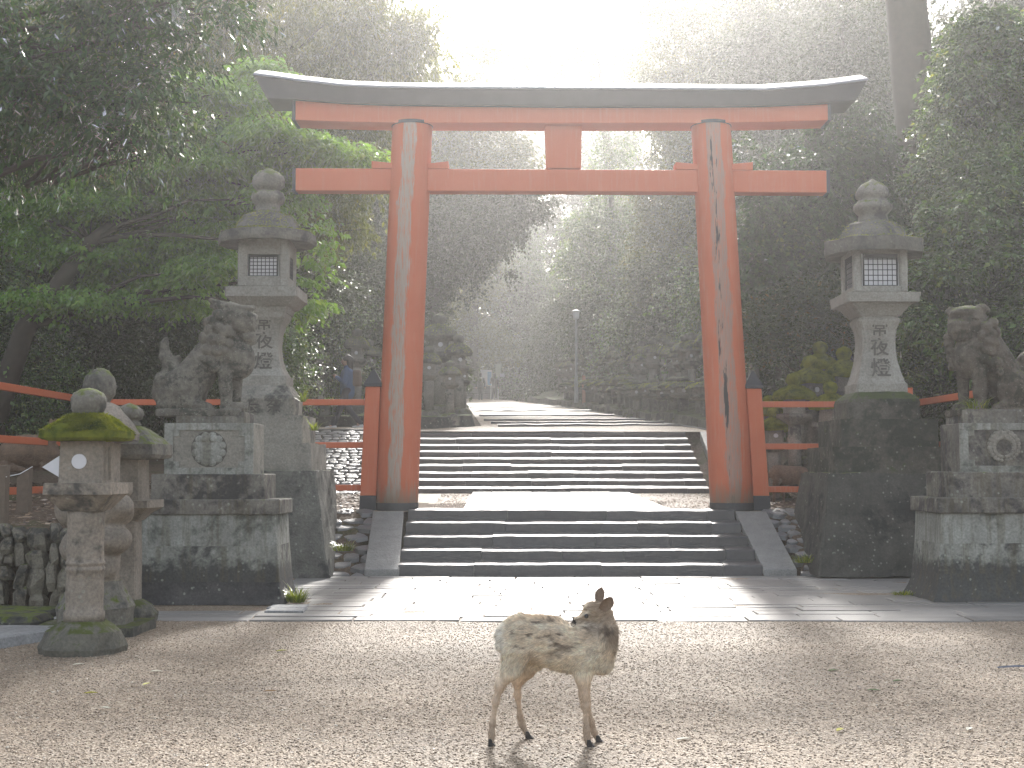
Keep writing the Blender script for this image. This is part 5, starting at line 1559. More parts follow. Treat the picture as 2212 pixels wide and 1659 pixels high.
# ------------------------------------------------------------------ leaves, crowns and trunks
def leaf_cloud(pos, out, r, tl=.45, k=10, L=.09, W=.035, droop=.6, flat=0.0, jit=.35):
    """pos (n,3) twig roots, out (n,3) growth directions; k leaves hang along each twig"""
    n = len(pos)
    d = out + r.normal(0, jit, (n, 3)); d[:, 2] *= (1 - flat); d /= np.linalg.norm(d, axis=1)[:, None]
    t = (np.arange(k) + r.random((n, k))) / k
    P_ = pos[:, None, :] + d[:, None, :] * (t * tl)[:, :, None] + r.normal(0, .035, (n, k, 3)) * (tl / .45)
    P_[:, :, 2] -= (t ** 2) * tl * droop * .45
    side = np.cross(d, [0, 0, 1.0]); side /= np.maximum(np.linalg.norm(side, axis=1), 1e-6)[:, None]
    sg = np.where(np.arange(k) % 2 == 0, 1.0, -1.0)
    ax = d[:, None, :] * .55 + side[:, None, :] * (sg[None, :, None] * .75) + r.normal(0, .3, (n, k, 3)); ax[:, :, 2] -= droop
    ax /= np.linalg.norm(ax, axis=2)[:, :, None]
    nn = np.array([0, 0, 1.0]) + r.normal(0, .45, (n, k, 3)); s = np.cross(ax, nn); s /= np.maximum(np.linalg.norm(s, axis=2), 1e-6)[:, :, None]
    up = np.cross(s, ax)
    sc = r.uniform(.65, 1.25, (n, k, 1)); l = L * sc; w = W * sc
    P_ = P_.reshape(-1, 3); ax = ax.reshape(-1, 3); s = s.reshape(-1, 3); up = up.reshape(-1, 3); l = l.reshape(-1, 1); w = w.reshape(-1, 1)
    N = len(P_); V = np.empty((N, 4, 3))
    V[:, 0] = P_; V[:, 1] = P_ + ax * l * .45 + s * w + up * w * .35; V[:, 2] = P_ + ax * l - up * l * .12; V[:, 3] = P_ + ax * l * .45 - s * w + up * w * .35
    b = (np.arange(N) * 4)[:, None]
    Fc = np.concatenate([b + [0, 1, 2], b + [0, 2, 3]], 1).reshape(-1, 3)
    tw = np.repeat(r.random(n), k)
    return V.reshape(-1, 3), Fc, np.repeat(np.clip(.55 * tw + .45 * r.random(N), 0, 1), 4)


def blob_points(blobs, n, r, gap=.9, gapthr=-.15, shell=.55, rc=.42, per=13):
    """twig roots gathered in leafy clumps that sit unevenly over each lobe, with gaps between them"""
    B = np.array(blobs, float); vol = (B[:, 3] * B[:, 4] * B[:, 5]) ** .75
    m = max(4, int(n / per)); idx = r.choice(len(B), m * 3, p=vol / vol.sum())
    u = r.normal(0, 1, (len(idx), 3)); u /= np.linalg.norm(u, axis=1)[:, None]
    rr = shell + (1 - shell) * r.random(len(idx)) ** .6
    c = B[idx, :3] + u * rr[:, None] * B[idx, 3:6]
    keep = vnoise(c, gap, 77, 2) > gapthr
    c, u, idx = c[keep][:m], u[keep][:m], idx[keep][:m]
    k = np.maximum(3, (per * r.uniform(.5, 1.6, len(c)) * n / (per * len(c))).astype(int))
    ci = np.repeat(np.arange(len(c)), k)
    w = r.normal(0, 1, (len(ci), 3)); w += u[ci] * .55; w[:, 2] = w[:, 2] * .75 + .25; w /= np.linalg.norm(w, axis=1)[:, None]
    cr = (rc * r.uniform(.6, 1.3, len(c)))[ci] * r.random(len(ci)) ** .35
    cr = np.minimum(cr, B[idx[ci], 5] * 1.3 + .06) if rc > 0 else cr
    q = c[ci] + w * cr[:, None] * np.array([1, 1, .62])
    return q, w


def trunk_mesh(path, radii, limbs, n=10):
    mb = MB(); mb.tube(path, radii, n)
    for (p, rr) in limbs: mb.tube(p, rr, 6)
    return mb


def limb_to(a, b, r0, r, sag=.15):
    a, b = Vector(a), Vector(b); pts = []
    for i in range(6):
        u = i / 5; p = a.lerp(b, u); p.z += sag * (b - a).length * math.sin(u * math.pi) * .5
        p += Vector((r.normal(0, .04), r.normal(0, .04), r.normal(0, .03))) * (b - a).length * .3 * (1 if 0 < i < 5 else 0); pts.append(p)
    return pts, [r0 * (1 - .8 * i / 5) for i in range(6)]


def make_tree(name, loc, blobs, n, mat, label, cat="tree", seed=1, trunk=None, bark='bark', leafp=None, gap=.9, gapthr=-.15, shell=.55, group=None, outk=.8, limbs=True, upbias=.1, rc=.42, per=13):
    """blobs are relative to loc; trunk = (list of points relative, list of radii)"""
    r = np.random.default_rng(seed)
    root = empty(name, loc, label, cat, group)
    q, u = blob_points(blobs, n, r, gap, gapthr, shell, rc, per)
    out = u * outk; out[:, 2] += upbias
    V, Fc, sh = leaf_cloud(q, out, r, **(leafp or {}))
    me = mesh_from("crown", V, Fc); fattr(me, "shade", sh); obj("crown", me, M[mat], root)
    if trunk is None:
        zt = max(b[2] for b in blobs) * .75
        trunk = ([(0, 0, -.3), (.05, .0, zt * .3), (-.05, .05, zt * .65), (0, 0, zt)], [zt * .028 + .05, zt * .022 + .04, zt * .014 + .03, .03])
    lm = []
    if limbs:
        pts = [Vector(p) for p in trunk[0]]
        for b in blobs:
            c = Vector(b[:3]); best = min(range(len(pts)), key=lambda i: (pts[i] - c).length + max(0, pts[i].z - c.z + .3) * 2)
            r0 = min(trunk[1][best] * .5, .012 + .012 * (pts[best] - c).length)
            lm.append(limb_to(pts[best], c, r0, r))
            for _ in range(3):
                e = c + Vector((r.normal(0, b[3] * .5), r.normal(0, b[4] * .5), r.normal(0, b[5] * .4))); lm.append(limb_to(c.lerp(pts[best], .2), e, r0 * .4, r, .05))
    trunk_mesh(trunk[0], trunk[1], lm).build("trunk", M[bark], root, smooth=True)
    return root


def rel(px, py, D, loc): p = P(px, py, D); return (p[0] - loc[0], D - loc[1], p[2] - loc[2])


def blobs_px(lst, loc):
    """(px, py, D, rx_px, ry_px, depth radius m)"""
    o = []
    for (px, py, D, rx, ry, rd) in lst:
        a = rel(px, py, D, loc); o.append((*a, rx * D / F, rd, ry * D / F))
    return o


# ---- left side
loc = (-9.2, 14.5, .9)
make_tree("evergreen_tree", loc, blobs_px([(30, 60, 14.2, 190, 130, 1.0), (190, 110, 14, 170, 130, .9), (330, 60, 14.3, 120, 90, .8), (120, 230, 14.2, 170, 90, .9), (290, 220, 13.9, 110, 90, .7), (250, 310, 14, 90, 60, .6), (330, 300, 13.8, 45, 70, .4), (40, 330, 14.5, 120, 60, .8), (420, 20, 14.5, 70, 60, .6), (-120, 150, 14.5, 200, 220, 1.2)], loc),
          2300, 'evergreen', "dark glossy evergreen overhanging the top left corner, nearest tree", seed=3, trunk=([(0, 0, -.5), (.1, .1, 2), (.3, 0, 4.5), (1.2, -.2, 6.5)], [.3, .26, .2, .1]),
          leafp=dict(tl=.42, k=11, L=.105, W=.02, droop=.75), gap=1.6, gapthr=-.12, shell=.3, rc=.3, per=17)
loc = (-9.8, 24.8, 1.0)
_b = []
_r = random.Random(8)
for (x, y, w) in ((560, 170, 60), (520, 215, 95), (430, 205, 90), (600, 290, 110), (660, 300, 70), (470, 285, 130), (560, 340, 120), (650, 330, 80), (760, 352, 70), (720, 345, 60), (400, 350, 120), (500, 390, 110), (600, 395, 70), (640, 440, 50), (300, 400, 120), (400, 440, 110), (480, 470, 90), (560, 430, 60),
                  (200, 440, 130), (300, 500, 120), (400, 540, 110), (470, 570, 70), (120, 420, 120), (80, 520, 110), (200, 560, 130), (310, 600, 120), (420, 620, 80), (650, 560, 50), (660, 620, 45), (670, 500, 40), (380, 660, 60), (330, 290, 90), (250, 350, 110), (60, 380, 110), (20, 470, 100), (150, 640, 120), (640, 660, 40), (500, 310, 100), (430, 380, 100)):
    _b.append((x, y + _r.uniform(-8, 8), 24.6 + _r.uniform(-.9, 1.3), w, 17, w / 116 * .8))
make_tree("maple_tree", loc, blobs_px(_b, loc), 6500, 'bright', "spreading light green tree in layered sprays behind the left lantern", seed=5,
          trunk=([(0, 0, -.6), (.2, 0, 1.5), (.8, -.1, 3.2), (2.0, -.2, 4.8), (3.4, 0, 6.0)], [.28, .24, .19, .13, .06]), leafp=dict(tl=.40, k=9, L=.135, W=.036, droop=.7, flat=.85), gap=1.1, gapthr=-.45, shell=.15, outk=.9, upbias=0, rc=.26, per=7)
loc = (-8.2, 36.5, 2.6)
_b = [(560, 40, 36, 110, 100, 2), (680, 60, 35.5, 120, 120, 2), (800, 70, 36, 110, 110, 2), (870, 130, 36.2, 70, 70, 1.3), (880, 30, 36.4, 50, 70, 1.2), (720, 210, 36, 110, 80, 1.8), (640, 290, 36, 110, 80, 1.8), (780, 300, 36, 60, 60, 1.5), (740, 420, 35.5, 90, 70, 1.5), (770, 480, 35.2, 50, 60, 1.0), (680, 480, 35.6, 70, 70, 1.4), (520, 160, 36, 110, 110, 2), (470, 20, 36, 110, 110, 2)]
make_tree("oak_tree", loc, blobs_px(_b, loc), 6500, 'olive', "tall olive tree with sunlit drooping yellow leaves above the gate's left end", seed=7,
          trunk=([(0, 0, -.6), (.1, 0, 4), (.2, 0, 8), (.3, 0, 12)], [.4, .34, .26, .12]), leafp=dict(tl=.5, k=10, L=.15, W=.032, droop=1.1), gap=.8, gapthr=-.2)
loc = (-3.7, 55, 4.0)
_b = [(960, 470, 54.5, 75, 60, 1.8), (1030, 500, 54.0, 80, 80, 1.8), (1090, 470, 53.6, 70, 60, 1.4), (1000, 580, 54.4, 80, 60, 1.5), (1070, 570, 54.0, 50, 50, 1.2), (1130, 440, 53.4, 50, 50, 1.0), (930, 560, 55.0, 60, 80, 1.6), (950, 640, 54.6, 40, 50, .9)]
make_tree("oak_tree", loc, blobs_px(_b, loc), 4200, 'needle', "dark tree leaning over the path, seen through the gate beside the left pillar", seed=9,
          trunk=([(0, 0, -.6), (.2, 0, 3), (.8, -.2, 6), (1.8, -.4, 9)], [.35, .3, .22, .1]), leafp=dict(tl=.55, k=10, L=.15, W=.045, droop=.5), gap=.7, gapthr=-.15, shell=.3)

loc = (-4.6, 64, 4.6)
_b = [(1000, 390, 63, 80, 50, 2.2), (950, 320, 64, 70, 60, 2.2), (1050, 320, 63.5, 70, 55, 2.0), (1120, 380, 62.5, 60, 40, 1.6), (1010, 250, 64, 80, 60, 2.4), (1090, 230, 63, 60, 50, 2.0), (970, 460, 63.5, 70, 60, 2.2), (1000, 130, 65, 60, 60, 2.2)]
make_tree("oak_tree", loc, blobs_px(_b, loc), 3600, 'olive', "hazy tree with spreading boughs between the left pillar and the centre strut", seed=10,
          trunk=([(0, 0, -.6), (.2, 0, 5), (.8, -.2, 10), (1.6, -.4, 14)], [.4, .34, .24, .1]), leafp=dict(tl=.7, k=10, L=.19, W=.055, droop=.5), gap=.5, gapthr=-.2, shell=.4, rc=.7)
loc = (6.5, 86, 6.0)
_b = [(1150, 60, 85, 60, 22, 2), (1230, 110, 85, 70, 20, 2), (1310, 70, 84, 70, 24, 2), (1380, 120, 84, 60, 26, 2), (1200, 20, 85, 70, 20, 2), (1290, 10, 84, 80, 22, 2), (1400, 30, 84, 60, 30, 2), (1110, 130, 85, 50, 20, 2), (1330, 150, 84, 70, 22, 2), (1060, 90, 86, 40, 20, 1.6), (1180, 150, 85, 50, 18, 1.8), (1250, 60, 86, 60, 20, 2)]
make_tree("oak_tree", loc, blobs_px(_b, loc), 2600, 'olive', "tall thin crowned hazy tree spreading over the glow above the gate's middle", seed=63, trunk=([(0, 0, -.8), (0, 0, 8), (-.3, 0, 16), (-.8, 0, 22)], [.45, .38, .28, .12]),
          leafp=dict(tl=.7, k=9, L=.2, W=.06, droop=.4), gap=.5, gapthr=-.1, shell=.2, rc=.6, per=12)
# added unseen crown above the frame, shading the left from the sun
for (lx, ly, lb, bl, sd) in ((-11.8, 35, "unseen tall tree crown added at left to block the sun", [(0, 0, 14.5, 3.2, 3, 1.8), (2.6, 1, 15.5, 2.6, 2.6, 1.7), (-3, 0, 15, 3, 3, 2), (.5, -1, 18.5, 4, 3, 2), (3.5, 0, 18, 2, 2.4, 1.5)], 61),):
    make_tree("evergreen_tree", (lx, ly, 2.8), bl, 3600, 'needle', lb, seed=sd, leafp=dict(tl=.55, k=10, L=.16, W=.05, droop=.5), gap=.7, gapthr=-.2, shell=.4, rc=.6)
# ---- right side
loc = (10.0, 31, 2.2)
make_tree("cedar_tree", loc, [(-.2, .5, 12.2, 2.6, 2.2, .9), (-1.5, .2, 13.6, 2.6, 2.0, .9), (1.2, .3, 13.2, 2.4, 2.0, 1.0), (.4, 0, 15.4, 2.8, 2.4, 1.3), (-2.3, -.4, 11.8, 1.6, 1.2, .5)], 2200, 'needle', "tall leaning mossy trunk of a big cedar behind the right lantern", seed=11,
          trunk=([(-.05, 0, -.8), (-.15, 0, 2.6), (-.34, 0, 5.6), (-.58, 0, 8.4), (-.78, 0, 11.2), (-.9, 0, 15)], [.80, .60, .52, .50, .46, .34]), bark='bark_moss', leafp=dict(tl=.6, k=10, L=.14, W=.02, droop=.6), gap=.8)
_r = random.Random(12)
loc = (8.6, 24.6, 1.0)
_b = [(2020, 560, 24, 60, 50, .9), (2090, 520, 24, 90, 70, 1.1), (2010, 640, 24, 70, 50, .9), (2060, 620, 23.6, 90, 60, 1.0), (2150, 600, 23.8, 90, 80, 1.1), (1990, 720, 24, 60, 40, .8), (2060, 720, 23.8, 90, 60, 1.0), (2170, 720, 23.8, 90, 80, 1), (2080, 420, 24.4, 80, 70, 1.1), (2050, 470, 24.2, 60, 50, .8), (2170, 480, 24.2, 100, 90, 1.2), (2240, 600, 24, 90, 140, 1.2), (2010, 800, 24.2, 80, 50, .8), (2120, 800, 24, 100, 60, .9)]
make_tree("evergreen_tree", loc, blobs_px(_b, loc), 4300, 'rightgreen', "bushy mid green tree beside the right lantern and above the right lion", seed=13, leafp=dict(tl=.36, k=10, L=.14, W=.04, droop=.45), gap=1.2, gapthr=-.1, shell=.7, upbias=.25, rc=.30, per=17)
loc = (10.6, 25.6, 1.2)
_b = [(2110, 300, 25.4, 90, 70, 1.2), (2200, 330, 25.4, 90, 90, 1.2), (2150, 210, 25.6, 100, 70, 1.3), (2080, 370, 25.2, 70, 60, 1.0), (2230, 150, 25.8, 110, 80, 1.4), (2130, 120, 26, 80, 60, 1.2), (2230, 440, 25.4, 100, 90, 1.3), (2060, 250, 25.8, 40, 40, .7)]
make_tree("evergreen_tree", loc, blobs_px(_b, loc), 3300, 'rightgreen', "yellow green leafy tree filling the upper right edge", seed=14, leafp=dict(tl=.34, k=10, L=.13, W=.038, droop=.5), gap=1.1, gapthr=-.1, shell=.7, rc=.32, per=17)
loc = (7.4, 28.5, 1.9)
_b = [(1640, 480, 28.2, 70, 70, 1.2), (1700, 520, 28.4, 90, 90, 1.3), (1780, 500, 28.6, 90, 90, 1.3), (1640, 590, 28, 60, 60, 1.0), (1720, 620, 28.3, 90, 70, 1.2), (1810, 580, 28.6, 80, 80, 1.3), (1680, 400, 28.6, 80, 70, 1.2), (1770, 400, 28.8, 90, 80, 1.3), (1850, 480, 28.8, 60, 90, 1.2), (1640, 330, 28.8, 60, 60, 1.2), (1740, 300, 29, 90, 70, 1.4), (1830, 330, 29, 60, 80, 1.3), (1790, 690, 28.6, 80, 70, 1.2)]
make_tree("camellia_tree", loc, blobs_px(_b, loc), 6000, 'evergreen', "dense dark glossy evergreen between the right pillar and right lantern", seed=15, leafp=dict(tl=.34, k=10, L=.13, W=.036, droop=.55), gap=1.0, gapthr=-.2, shell=.7, rc=.33, per=18)
loc = (6.2, 27.4, 1.3)
_b = [(1650, 690, 27.2, 45, 35, .6), (1720, 660, 27.4, 60, 40, .7), (1790, 660, 27.4, 60, 40, .7), (1690, 730, 27.2, 60, 35, .7), (1770, 730, 27.4, 60, 35, .7), (1640, 620, 27.5, 30, 20, .4), (1640, 750, 27.2, 30, 40, .5)]
make_tree("pieris_shrub", loc, blobs_px(_b, loc), 2000, 'pieris', "shrub with bronze new tips between the right gate post and right lantern", cat="shrub", seed=16, leafp=dict(tl=.24, k=9, L=.10, W=.022, droop=.1), gap=1.6, gapthr=-.2, shell=.6, upbias=.5)
loc = (7.4, 58, 4.2)
_b = [(1420, 560, 57.0, 60, 90, 1.6), (1470, 620, 56.0, 60, 70, 1.5), (1460, 480, 57.0, 70, 70, 1.6), (1430, 400, 58.0, 60, 70, 1.6), (1480, 330, 58.0, 70, 70, 1.8), (1400, 300, 58.5, 50, 60, 1.4), (1500, 540, 56.0, 40, 90, 1.4), (1420, 680, 57.0, 50, 50, 1.4), (1450, 210, 59.0, 80, 70, 1.8), (1480, 130, 59.0, 90, 70, 1.8), (1560, 180, 58.0, 90, 90, 2), (1570, 60, 58.5, 110, 90, 2.2), (1440, 40, 59.5, 70, 70, 1.8)]
make_tree("oak_tree", loc, blobs_px(_b, loc), 6200, 'olive', "tall hazy evergreen right of the path, seen between the strut and the right pillar", seed=17,
          trunk=([(0, 0, -.6), (.1, 0, 4), (.2, 0, 9), (.3, 0, 14)], [.4, .34, .26, .12]), leafp=dict(tl=.6, k=10, L=.17, W=.05, droop=.55), gap=.6, gapthr=-.2, shell=.5)

# ---- the wood behind: a few kinds, copied
def wood_kind(seed, h, wdt, mat, low, n, L, lobes=11, label="", name="woodland_tree", bark='bark'):
    r = np.random.default_rng(seed); b = []
    for i in range(lobes):
        u = (i + .5) / lobes; z = h * (low + (1 - low) * u); w = wdt * (1 - .55 * u ** 1.6) * r.uniform(.6, 1.0); a = r.uniform(0, 6.28); q = wdt * (1 - u * .7) * r.uniform(.2, .65)
        b.append((math.cos(a) * q, math.sin(a) * q, z, w * .72, w * .72, h * .085 * r.uniform(.8, 1.5)))
    return make_tree(name, (0, 0, 0), b, n, mat, label, seed=seed, trunk=([(0, 0, -.8), (.1, 0, h * .3), (-.1, .1, h * .6), (0, 0, h * .92)], [h * .022 + .06, h * .018 + .05, h * .012 + .03, .04]),
                     leafp=dict(tl=.7, k=9, L=L, W=L * .32, droop=.55), gap=.6, gapthr=-.2, shell=.45, bark=bark, rc=.75, per=15)


KINDS = [wood_kind(41, 17, 3.6, 'needle', .16, 4200, .19), wood_kind(42, 20, 3.4, 'olive', .22, 4200, .19), wood_kind(43, 15, 3.8, 'rightgreen', .10, 4000, .18), wood_kind(44, 26, 4.2, 'needle', .30, 4800, .22, 13)]
UND = [wood_kind(45, 5.0, 2.3, 'needle', .06, 2400, .13, 8, name="understory_bush"), wood_kind(46, 4.2, 2.0, 'rightgreen', .05, 2200, .12, 8, name="understory_bush")]
_used = [False] * 6


def place(kind, x, y, s, rz, label, group, cat="tree", dz=0.0):
    arr = KINDS + UND
    o = arr[kind]
    if _used[kind]: o = copy_tree(o)
    _used[kind] = True
    o.location = (x, y, float(zc(y)) + (.5 if abs(x) > 6 and y > 24 else 0) + dz); o.scale = (s, s, s * 1.0); o.rotation_euler = (0, 0, rz)
    tag(o, label, cat, group)
    return o


_r = random.Random(20)
SPOTS = [  # left wood
    (1, -14.5, 33, .9, 'L'), (0, -10.8, 41, .95, 'L'), (2, -18, 29, .9, 'L'), (0, -14, 26.8, .72, 'L'), (3, -16, 44, .9, 'L'), (1, -7.4, 52, .85, 'L'), (2, -11, 55, 1.0, 'L'), (0, -6.4, 62, 1.0, 'L'), (3, -9.5, 70, .95, 'L'), (1, -6.0, 78, 1.0, 'L'), (0, -15, 64, 1.1, 'L'), (3, -21, 52, 1.0, 'L'), (2, -22, 38, 1.0, 'L'), (1, -18.5, 74, 1.2, 'L'), (3, -12, 84, 1.1, 'L'),
    # right wood
    (0, 12.5, 35, .66, 'R'), (0, 10.8, 43, .8, 'R'), (2, 15, 30, .62, 'R'), (2, 16, 38, .8, 'R'), (0, 8.9, 47, .85, 'R'), (3, 13.5, 52, .7, 'R'), (3, 14.5, 75, 1.0, 'R'), (3, 17.5, 62, .85, 'R'), (3, 10.5, 56, .72, 'R'), (2, 8.8, 58, .95, 'R'), (1, 9.6, 66, .78, 'R'), (0, 11.5, 68, 1.1, 'R'), (3, 19.5, 48, .68, 'R'), (1, 20, 34, .65, 'R'), (2, 5.6, 76, 1.0, 'R'), (3, 11, 82, .75, 'R'), (0, 17, 66, 1.2, 'R'),
    (3, -24, 36, .9, 'L'), (0, -30, 44, 1.1, 'L'), (1, -26, 30, .9, 'L'), (2, -34, 56, 1.4, 'L'), (0, -20.5, 24.5, .8, 'L'), (1, 24, 28, .6, 'R'), (0, 28, 40, .9, 'R'), (2, 32, 56, 1.3, 'R'), (0, 15.5, 25, .6, 'R'), (2, -15.5, 38, .9, 'L'), (0, -17.5, 47, 1.0, 'L'), (2, -27, 72, 1.3, 'L'), (3, 17, 72, 1.0, 'R'),
    # across the head of the path
    (1, -3.5, 100, .9, 'C'), (2, 1.5, 108, .95, 'C'), (0, 5.2, 104, .85, 'C'), (1, 8.5, 102, .8, 'C'), (0, -7.5, 98, 1.15, 'C'), (3, -1.6, 128, 1.15, 'C'), (3, 6.5, 134, 1.3, 'C'), (3, 1.6, 142, 1.35, 'C'), (3, 11, 128, 1.25, 'C'), (3, 16.5, 112, 1.3, 'C'), (3, -10.5, 116, 1.3, 'C'), (2, 10, 112, 1.1, 'C'), (2, -.8, 103, 1.05, 'C'), (1, -2.6, 93, .75, 'C'), (0, -12, 108, 1.3, 'C'), (2, -6, 120, 1.5, 'C'), (0, 8, 128, 1.4, 'C'), (1, 15, 100, 1.2, 'C'), (0, 20, 88, 1.3, 'C'), (3, -20, 96, 1.2, 'C'), (1, -27, 80, 1.3, 'C'), (3, 27, 74, 1.2, 'C'), (2, 25, 60, 1.3, 'C'), (0, -27, 60, 1.2, 'C')]
_side = dict(L="in the wood left of the path", R="in the wood right of the path", C="in the hazy wood across the head of the path")
_kind = ["dark evergreen", "olive leafed tree", "mid green round tree", "tall dark tree"]
for (k, x, y, s, sd) in SPOTS:
    place(k, x, y, s, _r.uniform(0, 6.28), _kind[k] + " standing " + _side[sd], _kind[k] + "s " + _side[sd])
_us = [(4, -13.5, 23.6, .8), (4, -11.5, 25.8, .85), (5, -9.6, 26.6, .8), (4, -8.0, 28.5, .95), (4, -15.5, 25.5, 1.0), (5, -6.6, 31, .9), (4, -7.6, 38, 1.2), (5, -5.6, 40, .9), (4, -4.9, 44, 1.0), (4, -9.8, 33, 1.2), (5, -12.4, 30, 1.2), (4, -5.2, 52, 1.2), (5, -6.6, 60, 1.1), (4, -6.6, 70, 1.2), (4, -10.5, 22.8, .5),
       (4, 9.6, 27, .95), (5, 12, 26.6, 1.1), (4, 8.2, 31, 1.1), (4, 7.3, 36, 1.0), (5, 6.4, 43, 1.0), (4, 9.2, 38, 1.3), (5, 12.5, 31, 1.2), (4, 5.9, 52, 1.1), (5, 5.0, 60, 1.0), (4, 4.2, 70, 1.1), (4, 3.4, 80, 1.2), (5, 11.0, 22.8, .9), (4, -6.4, 80, 1.1), (5, -5.0, 97, 1.2), (4, 4.2, 95, 1.3), (4, 2.0, 99.5, 1.35), (5, -.6, 101, 1.45), (4, .6, 103, 1.7), (4, 9.4, 23.4, .75)]
for (k, x, y, s) in _us:
    sd = "left" if x < 0 else "right"
    place(k, x, y, s, _r.uniform(0, 6.28), ("dark low bush" if k == 4 else "mid green low bush") + " under the trees on the " + sd + " of the path", ("dark" if k == 4 else "mid green") + " bushes under the trees, " + sd, "bush")


# ------------------------------------------------------------------ lanterns along the avenue
def avenue_lantern(seed, kind):
    root = empty("avenue_lantern", (0, 0, 0), "", "stone lantern")
    sq = kind != 'hex'; n = 6
    h = 2.3 if kind != 'short' else 1.25
    mm = 'moss' if kind == 'mossy' else 'moss_stone' if kind != 'plain' else 'lantern_moss'
    bm_ = 'moss_stone' if kind == 'mossy' else mm
    def part(nm, prof, mat, rg=.02, cell=.16, hexed=False):
        mb = MB()
        if sq and not hexed: mb.sq([(r * .9, r * .9, z * h) for (r, z) in prof], ch=.03)
        else: mb.lathe([(r, z * h) for (r, z) in prof], n, rot=.4)
        return mb.build(nm, M[mat], root, rough=rg, rfreq=4, cell=cell, seed=seed)
    part("base_stone", [(.36, -.06), (.36, .07), (.28, .12), (.17, .14)], bm_, .03)
    mb = MB(); mb.lathe([(.15, .13 * h), (.135, .3 * h), (.14, .36 * h), (.135, .54 * h)], 12); mb.build("shaft", M['granite' if kind != 'short' else 'moss_stone'], root, smooth=True)
    part("dais", [(.15, .53), (.30, .585), (.32, .6), (.31, .63)], 'lantern_moss')
    part("fire_box", [(.20, .625), (.20, .765)], 'granite', .006)
    mb = MB(); mb.lathe([(.05, -.012), (.05, .012)], 14); o = mb.build("window", M['paper'], root); o.rotation_euler = (math.radians(90), 0, 0); o.location = (0, -.19, .70 * h)
    cp = part("cap", [(.2, .76), (.36, .745), (.40, .775), (.37, .815), (.22, .86), (.10, .89)] if kind == 'mossy' else [(.2, .755), (.36, .752), (.40, .78), (.375, .815), (.28, .865), (.14, .90)], mm, .04, .1)
    moss_blades(cp, 2500 if kind == 'mossy' else 700, .035, seed, parent=cp)
    mb = MB(); mb.lathe([(.10, .885 * h), (.135, .905 * h), (.165, .945 * h), (.13, .98 * h), (.03, 1.0 * h)], 12); mb.build("finial", M[mm], root, smooth=True, rough=.02, rfreq=6, cell=.08)
    return root


AV = {k: avenue_lantern(i + 3, k) for i, k in enumerate(('hex', 'square', 'short', 'plain', 'mossy'))}
_avu = {k: False for k in AV}


def put_lantern(kind, x, y, z, s, rz, label, group):
    o = AV[kind]
    if _avu[kind]: o = copy_tree(o)
    _avu[kind] = True
    o.location = (x, y, z); o.scale = (s * _r.uniform(.92, 1.08), s * _r.uniform(.92, 1.08), s * _r.uniform(.9, 1.12)); o.rotation_euler = (0, 0, rz)
    tag(o, label, "stone lantern", group)
    return o


def ordw(i): return ["first", "second", "third", "fourth", "fifth", "sixth", "seventh", "eighth", "ninth", "tenth", "eleventh", "twelfth", "thirteenth", "fourteenth", "fifteenth", "sixteenth", "seventeenth", "eighteenth", "nineteenth", "twentieth", "twenty-first", "twenty-second", "twenty-third", "twenty-fourth", "twenty-fifth", "twenty-sixth", "twenty-seventh", "twenty-eighth", "twenty-ninth", "thirtieth"][i]


for row, (off, kinds, s, y0, cnt, stp, dz, nm) in enumerate(((.45, ('short',), 1.0, 33.2, 26, 1.05, .0, "short mossy lantern in the front row"), (1.35, ('hex', 'square', 'hex', 'plain'), .92, 33.0, 26, 1.3, .35, "tall mossy lantern in the middle row"), (2.5, ('square', 'hex'), 1.0, 33.4, 22, 1.75, .75, "tall lantern in the rear row"), (3.7, ('hex', 'plain'), 1.05, 35, 14, 2.4, 1.25, "tall lantern in the highest row"))):
    y = y0
    for i in range(cnt):
        x = float(_rx(y)) + off + _r.uniform(-.15, .15)
        put_lantern(kinds[i % len(kinds)], x, y, float(zc(y)) + dz + _r.uniform(-.05, .12), s * _r.uniform(.9, 1.1), _r.uniform(-.3, .3), nm + " right of the path, " + ordw(i) + " from the gate", "lanterns lining the right of the path")
        y += stp * _r.uniform(.85, 1.2) * (1 + i * .012)
for i, (px, D, k, s, nm) in enumerate(((972, 34.4, 'plain', .74, "small lantern with a round paper window"), (926, 35.2, 'hex', .90, "broad lantern partly behind the left pillar"), (948, 36.8, 'square', 1.2, "tallest lantern with a blunt top"), (990, 36.2, 'hex', 1.04, "lantern with a white paper and wide square cap"), (1000, 38.5, 'hex', .8, "low lantern at the path edge"))):
    put_lantern(k, px_x(px, D), D, float(zc(D)) + .15, s, .1 * i, nm + " in the cluster left of the path", "lantern cluster left of the path")
for i, (px, D, s) in enumerate(((770, 38, .95), (690, 37.2, .85), (795, 41, 1.0), (640, 39, .9))):
    put_lantern('hex' if i % 2 else 'square', px_x(px, D), D, float(zc(D)) + .3, s, .3 * i, ["shaded lantern close to the left gate post, among bushes", "shaded lantern left of the walking person", "shaded lantern just behind the left gate post cap", "shaded lantern beside the left tall lantern's shaft"][i], "shaded lanterns behind the walker")
for i, (px, D, z, s) in enumerate(((1672, 25.3, 1.72, .95), (1716, 25.0, 1.95, .98), (1752, 25.3, 2.0, 1.0), (1795, 24.7, 1.92, .98), (1735, 26.2, 2.2, 1.0), (1774, 26.4, 2.3, 1.05), (1826, 25.8, 2.35, 1.05), (1662, 26.6, 1.95, .9))):
    put_lantern('mossy', px_x(px, D), D, z - .60 + .16 * (i % 3 - 1), s * .92, .25 * i, "bright mossy lantern behind the right rail fence, " + ordw(i) + " of the cluster", "mossy lanterns behind the right fence")
